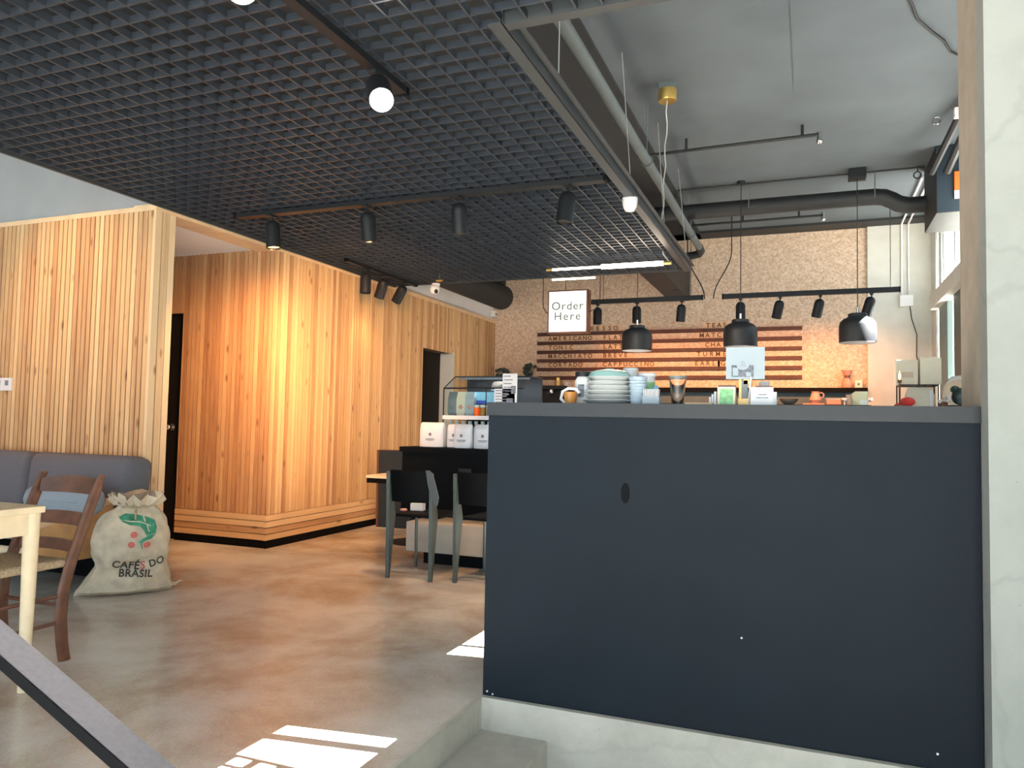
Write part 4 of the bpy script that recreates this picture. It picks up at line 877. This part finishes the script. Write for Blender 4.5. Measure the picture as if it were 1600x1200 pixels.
k = thing('red_ball', 'red rounded object beside the dark candle under the stand', 'red object', (.505, 4.90, ZS)); MB().sphere((.02, 0, .03), .034, (1.2, 1, .8)).build('red_body', 'red', k, True); MB().sphere((-.02, 0, .012), .02, (1.3, 1, .6)).build('red_tail', 'red', k, True)
k = thing('tall_candle', 'thin dark candle with pale orange flame left of the window', 'candle', (.475, 4.80, ZS)); MB().cyl((0, 0, 0), (0, 0, .145), .005).cyl((0, 0, .135), (0, 0, .15), .011).cyl((0, 0, 0), (0, 0, .008), .03).build('candle_stick', 'brown', k, True); MB().lathe([(.001, 0), (.006, .01), (.007, .022), (.001, .05)], c=(0, 0, .152), n=14).build('flame', 'flame', k, True)
k = thing('glass_cloche', 'glass dome with dark ornament inside beside the column', 'cloche', (.81, 4.95, ZS)); MB().lathe([(.10, .015), (.10, .10), (.085, .15), (.05, .18), (.001, .187)], n=32, cap=False).build('glass_dome', 'glass', k, True); MB().lathe([(.001, 0), (.11, 0), (.11, .012), (.001, .014)], n=32).build('base', 'black', k, True); MB().sphere((0, 0, .06), .045, (1, .8, 1.1)).sphere((.03, -.02, .115), .028).sphere((-.03, 0, .10), .02).cyl((0, 0, .015), (0, 0, .04), .02).build('ornament', 'wingreen', k, True); MB().sphere((.045, -.045, .125), .012).build('ornament_eye', 'white', k, True)
k = thing('dried_flowers', 'small pale dried flowers between the cream bag and glass dome', 'flowers', (.70, 4.85, ZS)); kk = MB(); random.seed(4)
for j in range(14): kk.sphere((random.uniform(-.03, .035), random.uniform(-.02, .02), random.uniform(.02, .06)), .009, n=8)
kk.build('petals', 'whitep', k, True); MB().lathe([(.001, 0), (.02, 0), (.024, .03), (.001, .03)], n=14).build('little_pot', 'brown', k, True)

# ================================================================== HANDRAIL
hr = thing('stair_handrail', 'flat grey steel handrail sloping down across the lower left corner', 'handrail', (-1.40, .70, 0))
sl_ = -.435
def hz(x): return .81+sl_*((x-1.40)+1.002)
k = MB(); xs = (-.25, 1.35)
k.loft([[Vector((x, 0, hz(x))), Vector((x, .043, hz(x)+.0)), Vector((x, .043, hz(x)-.014)), Vector((x, 0, hz(x)-.014))] for x in xs]); k.build('rail_bar', 'rail', hr)
k = MB(); k.loft([[Vector((x, -.003, hz(x)-.001)), Vector((x, -.0005, hz(x)-.001)), Vector((x, .040, hz(x)-.020)), Vector((x, -.003, hz(x)-.017))] for x in xs]); k.build('rail_edge', 'blacks', hr)['label'] = 'black lower edge of the rail'
MB().box(-.20, -.16, .003, .04, 0, hz(-.18)-.012).build('post', 'rail', hr)
MB().box(1.25, 1.29, .003, .04, -.5, hz(1.27)-.012).build('post', 'rail', hr)

# ================================================================== BENCH, TABLE, CHAIR, SACK
sf = thing('bench_sofa', 'slate blue upholstered bench with pale wooden frame along the batten wall', 'sofa', (-4.37, 4.0, 0))
MB().box(-.88, .08, -.30, -.03, .40, .835, bev=.075, T=T_((0, 0, 0), rx=R(-6))).build('back_cushion', 'fabric', sf, True)
MB().box(-2.6, -.89, -.30, -.03, .40, .835, bev=.06, T=T_((0, 0, 0), rx=R(-6))).build('back_cushion', 'fabric', sf, True)
MB().box(-2.6, -.02, -.72, -.22, .33, .46, bev=.05).build('seat_cushion', 'fabric2', sf, True)
k = MB(); k.prism([(-.78, .20), (-.06, .20), (-.06, .575), (-.16, .56), (-.72, .44), (-.78, .42)], 0, -.015, .02); k.build('side_panel', 'orangewood', sf)
k = MB(); k.loft([[Vector((x, y, z)) for x, y, z in ((-.02, y0, z0_), (.035, y0, z0_), (.035, y0, z0_+.03), (-.02, y0, z0_+.03))] for y0, z0_ in ((-.80, .425), (-.72, .445), (-.16, .565), (-.04, .59))]); k.build('arm_cap', 'trimwood', sf)
MB().cyl((-.09, -.72, 0), (-.09, -.72, .43), .034, n=20).build('leg', 'pine', sf, True); MB().cyl((-.05, -.06, 0), (-.05, -.06, .25), .03, n=20).build('leg', 'pine', sf, True); MB().cyl((-2.4, -.72, 0), (-2.4, -.72, .43), .034, n=20).build('leg', 'pine', sf, True)
MB().cyl((-2.5, -.72, .27), (-.09, -.72, .27), .028, n=16).build('front_rail', 'pine', sf, True)
MB().box(-2.6, -.02, -.30, -.05, .05, .33).build('rear_box', 'blacks', sf)
cu = thing('throw_cushion', 'pale blue grey cushion lying on the bench behind the ladder-back chair', 'cushion', (-4.46, 3.48, .495), R(4))
k = MB().sphere((0, 0, .085), .3, (.95, .42, .42), 28)
for v in k.bm.verts:
    v.co.x = math.copysign(min(abs(v.co.x)*1.15, .27), v.co.x)
    if v.co.z < .0: v.co.z = 0
k.build('cushion_body', 'fabric2', cu, True); MB().tube([(-.262, 0, .085), (-.2, -.105, .088), (0, -.128, .09), (.2, -.105, .088), (.262, 0, .085)], .005, 6).build('piping', 'fabric2', cu, True)

tb = thing('dining_table', 'pale ash table with round leg at the left edge of picture', 'table', (-2.945, 2.217, 0))
MB().box(-.9, 0, -.9, 0, .722, .75, bev=.004).build('table_top', 'pine', tb)
for nm, a in (('apron', (-.86, -.025, -.035, -.020)), ('apron', (-.030, -.015, -.86, -.05)), ('apron', (-.86, -.025, -.885, -.870)), ('apron', (-.875, -.860, -.86, -.05))): MB().box(*a, .635, .722).build(nm, 'pine', tb)
for x, y in ((-.032, -.035), (-.868, -.035), (-.032, -.868), (-.868, -.868)): MB().lathe([(.001, 0), (.020, 0), (.030, .60), (.031, .722), (.001, .722)], c=(x, y, 0), n=24).build('leg', 'pine', tb, True)

ch = thing('ladderback_chair', 'dark walnut ladder-back chair with rush seat tucked at the ash table', 'chair', (-3.39, 2.53, 0))
hw = .20
def postY(z):  # rake of the back posts
    return .0 if z < .02 else (-.03*math.sin(min(z, .45)/.45*PI) if z < .45 else 0)+max(0, z-.42)*.36
for s in (-1, 1):
    k = MB(); rings = []
    for z in (0, .08, .2, .32, .45, .55, .65, .75, .82, .84):
        y = postY(z); tck = .019 if z < .8 else .014; wd = .021 if z < .8 else .015
        cx = s*hw+(-.03 if False else 0)
        rings.append([Vector((cx+tck*.85*math.cos(a), y+wd*1.45*math.sin(a), z)) for a in [2*PI*i/12 for i in range(12)]])
    k.loft(rings); k.build('back_post', 'brown', ch, True)
    MB().tube([(s*(hw-.0), -.38, 0), (s*hw, -.38, .46)], .018, 12).build('front_leg', 'brown', ch, True)
for nm, z, h in (('back_slat', .745, .066), ('back_slat', .60, .055), ('back_slat', .485, .045)):
    k = MB(); rings = []
    for i in range(11):
        u = -1+2*i/10; x = u*(hw-.012); y = postY(z)+.03*(1-u*u); arch = (.016*(1-u*u) if z > .7 else .006*(1-u*u))
        rings.append([Vector((x, y, z)), Vector((x, y+.016, z)), Vector((x, y+.016+h*.25, z+h+arch)), Vector((x, y+h*.25, z+h+arch))])
    k.loft(rings); k.build(nm, 'brown', ch, True)
MB().box(-hw, hw, -.40, .0, .425, .465, bev=.018).build('seat', 'rush', ch, True)
for z, s in ((.30, -1), (.30, 1), (.18, -1), (.18, 1)): MB().tube([(s*hw, -.38, z), (s*hw, -.012, z)], .009, 8).build('side_rung', 'brown', ch, True)
for z in (.33, .22): MB().tube([(-hw, -.38, z), (hw, -.38, z)], .010, 8).build('front_rung', 'brown', ch, True)
MB().tube([(-hw, -.015, .25), (hw, -.015, .25)], .010, 8).build('back_rung', 'brown', ch, True)

# burlap sack; s_pt(u, z, off) = point on its front, u in -1..1
SK = Vector((-4.09, 3.64, 0)); ax = Vector((.665, .746, 0)); nx = Vector((.746, -.665, 0))
prof = [(-.005, -.31, .265, .07), (.03, -.305, .275, .15), (.085, -.265, .26, .17), (.13, -.225, .25, .17), (.17, -.20, .242, .17), (.20, -.195, .24, .175), (.26, -.222, .245, .185), (.33, -.235, .245, .19), (.40, -.225, .24, .18), (.46, -.19, .225, .16), (.505, -.15, .20, .13), (.53, -.10, .17, .10), (.55, -.075, .15, .075)]
def pz(z):
    for a, b_ in zip(prof, prof[1:]):
        if z <= b_[0]:
            t_ = (z-a[0])/(b_[0]-a[0]); return [a[i]+(b_[i]-a[i])*t_ for i in (1, 2, 3)]
    return list(prof[-1][1:])
def s_surf(ang, z, off=0):
    l, r_, d_ = pz(z); c_ = (l+r_)/2; a_ = (r_-l)/2
    co, si = math.cos(ang), math.sin(ang); q = 2.4; rr = (abs(co)**q+abs(si)**q)**(-1/q)
    wr = .006*math.sin(ang*5+z*22)+.005*math.sin(ang*9-z*31)
    fold = -.034*math.exp(-((z-.19-.05*co)/.03)**2)*(1 if si > -.2 else .3)
    a2, d2 = a_+wr+off, d_+wr+fold+off
    p = ax*(c_+co*rr*a2)+nx*(si*rr*d2); return Vector((p.x, p.y, max(z, .0)+.0))
sk = thing('burlap_sack', 'stuffed burlap coffee sack with green leaf print standing by the batten wall', 'sack', SK); sk.scale = (.94, .94, 1); sk.location = SK+ax*.02
k = MB(); zz = [prof[0][0]+(.55-prof[0][0])*i/46 for i in range(47)]
k.loft([[s_surf(2*PI*j/64, z) for j in range(64)] for z in zz]); k.build('sack_body', 'burlap', sk, True)
# gathered mouth
k = MB(); rings = []
for i, (z, rr) in enumerate(((.515, .12), (.54, .095), (.56, .105), (.58, .135), (.60, .155), (.62, .165))):
    rings.append([Vector(ax*(.035+rr*(1+.20*math.sin(j*.98*3))*math.cos(2*PI*j/36))+nx*(.02+rr*.6*(1+.2*math.sin(j*1.7))*math.sin(2*PI*j/36)))+Vector((0, 0, z+.024*math.sin(j*2.1)*(i/5)+.012*math.sin(j*.5)*(i/5)))for j in range(36)])
k.loft(rings, cap=False)
k.loft([[p*.92 if False else Vector((p.x*.75+ax.x*.01, p.y*.75, p.z-.04)) for p in rings[-1]], [Vector((p.x*.97, p.y*.97, p.z)) for p in rings[-1]]], cap=True)
k.build('gathered_mouth', 'burlap', sk, True)
pt = [ax*(.035+.095*math.cos(a))+nx*(.02+.07*math.sin(a))+Vector((0, 0, .547)) for a in [2*PI*i/20 for i in range(21)]]
MB().tube(pt, .008, 8).torus(tuple(ax*.03+nx*.10+Vector((0, 0, .50))), .045, .007, T=Matrix.Rotation(R(-42), 3, 'Z')).build('tie_rope', 'rope', sk, True)
MB().tube([tuple(ax*.26+Vector((0, 0, .035))), tuple(ax*.30+nx*.0+Vector((0, 0, .03))), tuple(ax*.33+nx*.01+Vector((0, 0, .05))), tuple(ax*.345+nx*.0+Vector((0, 0, .045)))], [.02, .012, .006, .004], 8).build('corner_ear', 'burlap', sk, True)
def front(px, z, off=.003):
    """px = metres along the sack's front from its middle axis"""
    l, r_, d_ = pz(z); c_ = (l+r_)/2; a_ = (r_-l)/2; t_ = max(-.98, min(.98, (px-c_)/a_)); ang = math.acos(t_)
    lo_, hi_ = 0.0, PI
    for _ in range(24):
        mid = (lo_+hi_)/2; p = s_surf(mid, z)
        if p.dot(ax) > px: lo_ = mid
        else: hi_ = mid
    return s_surf((lo_+hi_)/2, z, off)
def decal(name, me_or_polys, m, label=None):
    bm = bmesh.new()
    for poly in me_or_polys:
        vs_ = [bm.verts.new((x, z+(UP if 'berry' not in name else 0), 0)) for x, z in poly]; bm.faces.new(vs_)
    bmesh.ops.triangulate(bm, faces=bm.faces); bmesh.ops.subdivide_edges(bm, edges=bm.edges[:], cuts=4, use_grid_fill=True)
    for v in bm.verts: v.co = front(v.co.x, v.co.y, .004 if 'vein' not in name else .006)
    me = bpy.data.meshes.new(name); bm.to_mesh(me); bm.free(); me.materials.append(M[m]); o = bpy.data.objects.new(name, me); C.objects.link(o); o.parent = sk
    if label: o['label'] = label
    return o
UP = .04
decal('printed_leaf', [[(-.07, .455), (-.03, .475), (.04, .465), (.10, .45), (.145, .43), (.16, .39), (.155, .35), (.10, .335), (.085, .365), (.06, .395), (.0, .405), (-.045, .425)]], 'leaf', 'faded green leaf print')
decal('printed_leaf', [[(.155, .345), (.11, .335), (.07, .315), (.055, .30), (.07, .29), (.09, .305), (.13, .315)]], 'leaf')
decal('printed_stem', [[(.062, .30), (.070, .30), (.080, .255), (.074, .253)]], 'leaf')
decal('leaf_vein', [[(-.06, .44), (.0, .43), (.06, .425), (.12, .40), (.12, .393), (.06, .418), (.0, .423)]], 'burlap')
decal('leaf_vein', [[(.07, .455), (.085, .42), (.092, .42), (.08, .455)]], 'burlap')
decal('leaf_vein', [[(.095, .40), (.11, .36), (.117, .36), (.103, .40)]], 'burlap')
def circ(cx, cz, r_): return [(cx+r_*math.cos(2*PI*i/14), cz+r_*.95*math.sin(2*PI*i/14)) for i in range(14)]
for cx, cz in ((.025, .345), (.012, .285), (.105, .28)): decal('printed_berry', [circ(cx, cz+UP, .021)], 'berry', 'faded red berry print')
def sack_text(txt, size, x0, z0_, rot, m):
    me = text_mesh(txt, size, ext=0, bold=.0016, align='LEFT', spacing=1.08); me.transform(T_((x0, z0_, 0), rz=rot)); bm = bmesh.new(); bm.from_mesh(me)
    bmesh.ops.triangulate(bm, faces=bm.faces); bmesh.ops.subdivide_edges(bm, edges=[e for e in bm.edges if e.calc_length() > .01], cuts=2)
    for v in bm.verts: v.co = front(v.co.x, v.co.y, .005)
    bm.to_mesh(me); bm.free(); me.materials.clear(); me.materials.append(M[m]); o = bpy.data.objects.new('printed_word', me); C.objects.link(o); o.parent = sk
sack_text('CAF\u00c9', .066, -.095, .205, R(-7), 'ink'); sack_text('S', .064, .070, .186, R(0), 'berry'); sack_text('DO', .058, .122, .190, R(16), 'ink')
sack_text('BRASIL', .062, -.055, .148, R(-4), 'ink')
